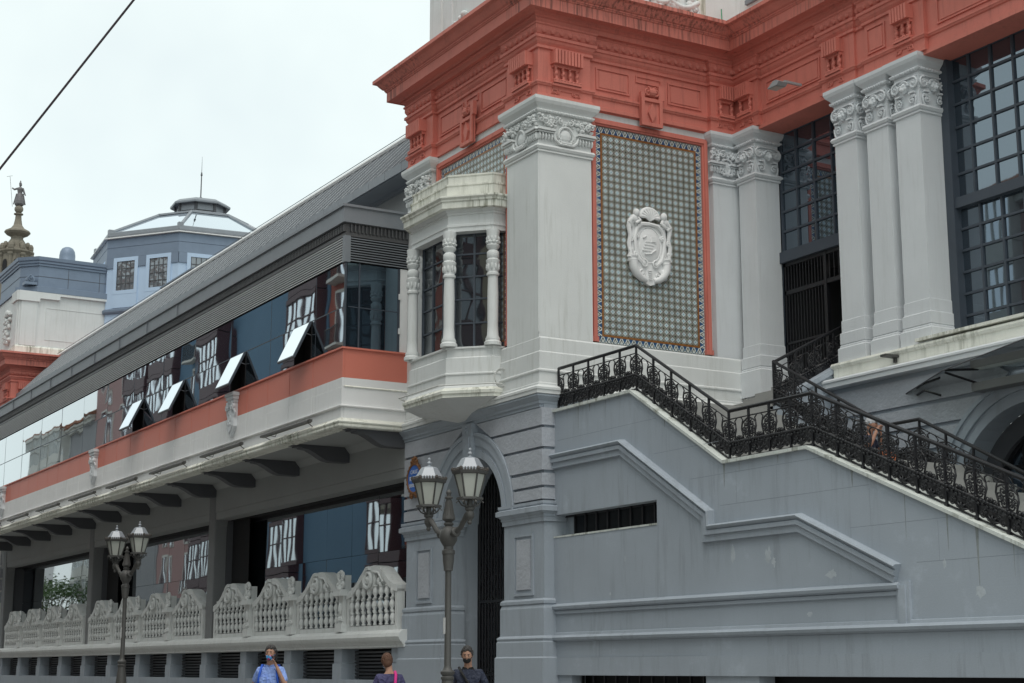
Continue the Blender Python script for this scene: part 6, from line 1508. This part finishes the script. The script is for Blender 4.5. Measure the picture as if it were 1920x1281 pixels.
def ex_bag(T, V_, hz, HP, F, k, verts, idx):
    strap(T, [V_(.14, .02, hz + .545), V_(.09, .13, hz + .46), V_(0, .165, hz + .32), V_(-.1, .165, hz + .15), V_(-.19, .05, hz + .02)], .022, 'black_cloth', "bag_strap")
    obj("buckle", MB().panel((V_(-.045, .188, hz + .25), Vector((.8, 0, .6)), Vector((-.6, 0, .8)), Vector((0, 1, 0))), -.022, .022, -.04, .04, 0, .010, .01), 'buckle', T)
    obj("shoulder_bag", MB().bbox(-.34, -.20, -.12, .12, hz - .22, hz + .04, .03), 'black_cloth', T)
def ex_pink(T, V_, hz, HP, F, k, verts, idx):
    strap(T, [V_(.1, .1, hz + .50), V_(.10, .0, hz + .555), V_(.10, -.10, hz + .50), V_(.085, -.15, hz + .36), V_(.05, -.155, hz + .15), V_(.0, -.14, hz + .0)], .026, 'pink', "bag_strap")
    wr = verts[idx['l'][0] + 2]
    obj("phone", MB().fbox((wr + V_(.02, .10, .03), Vector((1, 0, 0)), Vector((0, .5, .85)).normalized(), Vector((0, -.85, .5)).normalized()), -.038, .038, -.075, .075, 0, .01), 'phone', T)
stand = dict(leg_l=((-.11, .08, .50), (-.11, .0, .08)), leg_r=((.11, -.04, .50), (.11, -.16, .09)))
toward = math.atan2(-.42, .90)          # heading of someone walking up towards the viewpoint
person("man in light blue short-sleeved shirt and face mask phoning", (-25.85, 10.32, .02), toward - .25, 1.78, (-.02, .02, -.05),
       dict(arm_r=((.30, -.06, 1.14), (.36, .02, .90)), arm_l=((-.29, .10, 1.14), (-.16, .17, 1.44)), **stand), dict(skin='skin', shirt='shirt_blue', trousers='jeans', hair='hair_grey', mask='mask_blue', collar='shirt_blue'), 'short', extras=ex_phone)
person("person with brown hair in purple t-shirt with pink bag strap", (-23.95, 11.6, .02), PI - toward * .3 - .45, 1.64, (-.05, .02, -.35),
       dict(arm_r=((.26, -.02, 1.16), (.16, .22, 1.10)), arm_l=((-.27, .04, 1.14), (-.20, .30, 1.16)), **stand), dict(skin='skin', shirt='tee_purple', trousers='jeans', hair='hair_brown', mask='mask_blue'), 'bob', extras=ex_pink)
person("man in navy polo shirt with black face mask beside lamp post", (-22.4, 12.2, .0), toward - .1, 1.755, (.02, .03, -.30),
       dict(arm_r=((.30, -.02, 1.14), (.34, .06, .88)), arm_l=((-.30, -.02, 1.14), (-.33, .06, .88)), **stand), dict(skin='skin', shirt='polo_navy', trousers='black_cloth', hair='hair_grey', mask='black_cloth', collar='black_cloth'), 'short', extras=ex_bag)
person("person in grey cap sitting on the stairs behind iron railing", (-21.75, 20.0, 4.98), toward + .9, 1.72, (.0, .02, -.1),
       dict(arm_r=((.27, .16, .38), (.10, .22, .66)), arm_l=((-.27, .16, .38), (-.10, .22, .66)), leg_l=((-.14, .42, .28), (-.14, .46, -.22)), leg_r=((.14, .42, .28), (.14, .46, -.22))),
       dict(skin='skin_dark', shirt='polo_navy', trousers='orange_top', hair='cap'), 'cap', sit=True)

# ------------------------------------------------------------------ houses across the street (seen mirrored in the glass)
def house(x0, x1, h, wall, label, bays, nfl=5, gal='maroon', y=-4.5, depth=9, roof=True, trim='trim'):
    T = thing("town_house", label, "house", "town houses facing the market")
    obj("wall", bx(x0, x1, y - depth, y, 0, h), wall, T)
    f = FR((x0, y, 0), (1, 0, 0), (0, 1, 0)); W = x1 - x0; fh = (h - 3.6) / nfl
    obj("base_course", MB().fbox(f, 0, W, 3.3, 3.6, 0, .22), trim, T); obj("shopfront", MB().fbox(f, .4, W - .4, .2, 3.1, 0, .03), 'interior', T)
    obj("cornice", MB().fbox(f, -.1, W + .1, h - .5, h - .2, 0, .35).fbox(f, -.2, W + .2, h - .2, h, 0, .65), trim, T)
    n = len(bays); bw = W / n
    for i, t in enumerate(bays):
        u = bw * (i + .5)
        if t == 'p': continue
        if t == 'g':                                    # glazed wooden gallery, full height
            g = MB(); d = .75; hw = bw * .42
            for fl in range(nfl):
                z = 3.6 + fh * fl
                g.fbox(f, u - hw, u + hw, z + .05, z + .85, 0, d); g.fbox(f, u - hw - .05, u + hw + .05, z + fh - .3, z + fh - .02, 0, d + .06)
                for k in range(6): g.fbox(f, u - hw + 2 * hw * k / 5 - .04, u - hw + 2 * hw * k / 5 + .04, z + .85, z + fh - .3, 0, d + .01)
                g.fbox(f, u - hw, u + hw, z + fh * .62, z + fh * .62 + .07, 0, d + .01)
            go = obj("gallery", g, gal, T)
            for fl in range(nfl):
                z = 3.6 + fh * fl; obj("pane", MB().fbox(f, u - hw + .02, u + hw - .02, z + .85, z + fh - .3, .02, d - .06), 'house_glass', go)
        else:
            for fl in range(nfl):
                z = 3.6 + fh * fl; hw = .55
                wo = obj("window", MB().panel(f, u - hw - .16, u + hw + .16, z + .1, z + fh - .5, 0, .16, .06), trim, T)
                obj("pane", MB().fbox(f, u - hw, u + hw, z + .12, z + fh - .66, 0, .02), 'house_glass' if (fl + i) % 3 else 'maroon', wo)
                obj("shutter", MB().fbox(f, u - hw, u - hw + .3, z + .12, z + fh - .66, .02, .07).fbox(f, u + hw - .3, u + hw, z + .12, z + fh - .66, .02, .07), 'maroon', wo)
                if t == 'b':
                    b = MB().fbox(f, u - 1.0, u + 1.0, z - .12, z + .03, 0, .7); bl = obj("balcony", b, trim, T)
                    ra = MB().fbox(f, u - 1.0, u + 1.0, z + 1.0, z + 1.05, .64, .69)
                    for k in range(15): ra.fbox(f, u - 1.0 + 2.0 * k / 14 - .012, u - 1.0 + 2.0 * k / 14 + .012, z, z + 1.0, .65, .68)
                    obj("balcony_rail", ra, 'iron', bl)
    if roof:
        rt = MB(); O = Vector((x0 - .3, y + .7, h)); 
        rt.add([(x0 - .3, y + .75, h), (x1 + .3, y + .75, h), (x1 + .3, y - depth / 2, h + 2.4), (x0 - .3, y - depth / 2, h + 2.4), (x0 - .3, y - depth, h), (x1 + .3, y - depth, h)], [(0, 1, 2, 3), (3, 2, 5, 4), (0, 3, 4), (1, 5, 2)])
        ro = obj("roof", rt, 'rooftile', T)
        rd = MB(); sl = 2.4 / (depth / 2 + .75); x = x0 - .25
        while x < x1 + .3: rd.tube([(x, y + .78, h + .03), (x, y - depth / 2, h + 2.43)], .085, 5); x += .27
        o = obj("tile_rows", rd, 'rooftile', ro); o["kind"] = "stuff"
HS = [(-28, -14, 23.5, 'house_cream', "cream town house with iron balconies and tiled roof", 'bgbb', 'maroon'),
      (-44, -28.3, 22.5, 'house_grey', "grey town house with two dark galleries and tiled roof", 'gbgb', 'maroon'),
      (-60, -44.3, 22.0, 'house_pink', "dusky pink town house with white galleries and tiled roof", 'bgwgb', 'trim'),
      (-74, -60.3, 23.5, 'house_cream', "cream town house with plain windows and maroon gallery, tiled roof", 'wgbw', 'maroon'),
      (-85, -74.3, 27.5, 'house_red', "red town house with iron balconies, white window surrounds and tiled roof", 'bwb', 'maroon'),
      (-106, -85.2, 27.5, 'house_blue', "wide blue town house with maroon galleries at both ends of a blank wall", 'gppg', 'maroon'),
      (-118, -106.2, 27.0, 'house_blue', "blue town house with one maroon gallery beside shuttered windows", 'gb', 'maroon'),
      (-132, -118.2, 26.5, 'house_pink', "mauve town house with dark galleries beside tall shuttered windows", 'wwg', 'maroon'),
      (-142, -132.2, 22.2, 'house_grey', "narrow grey rendered house with blank front", 'p', 'maroon'),
      (-154, -142.3, 22.5, 'house_white', "white town house with tall white galleries and flower boxes", 'ggg', 'trim')]
for (a, b, h, m_, lb, by, gl) in HS: house(a, b, h, m_, lb, by, nfl=6, gal=gl)
house(-262, -205, 15.0, 'house_white', "low white modern block far down the street", 'gggggg', nfl=3, gal='trim', y=-6, roof=False)

def tree(loc, h, label):
    T = thing("tree", label, "tree", None, loc); rnd = random.Random(9)
    mb = MB().tube([(0, 0, 0), (.1, .05, h * .25), (.0, .1, h * .45)], [.3, .22, .16], 8); lv = MB()
    for i in range(22):
        a = rnd.uniform(0, 2 * PI); r = rnd.uniform(.8, h * .36); z = h * rnd.uniform(.35, .98); e = Vector((math.cos(a) * r, math.sin(a) * r, z))
        mb.tube([(0, .1, h * rnd.uniform(.28, .45)), e * .6 + Vector((0, 0, z * .25)), e], [.12, .07, .02], 5)
        for k in range(170):
            c = e + Vector((rnd.gauss(0, .65), rnd.gauss(0, .65), rnd.gauss(0, .5))); n = Vector((rnd.uniform(-1, 1), rnd.uniform(-1, 1), rnd.uniform(-.3, 1))).normalized(); u = n.orthogonal().normalized() * rnd.uniform(.08, .17); v = n.cross(u) * .7
            lv.add([c - u, c - v, c + u, c + v], [(0, 1, 2, 3)])
    obj("trunk", mb, 'bark', T); obj("crown", lv, 'leaf', T)
tree((-150, -1.5, .12), 9.5, "leafy green street tree across the road beyond the white house")
tree((-160, -2.5, .12), 10.5, "taller leafy street tree further along the road")
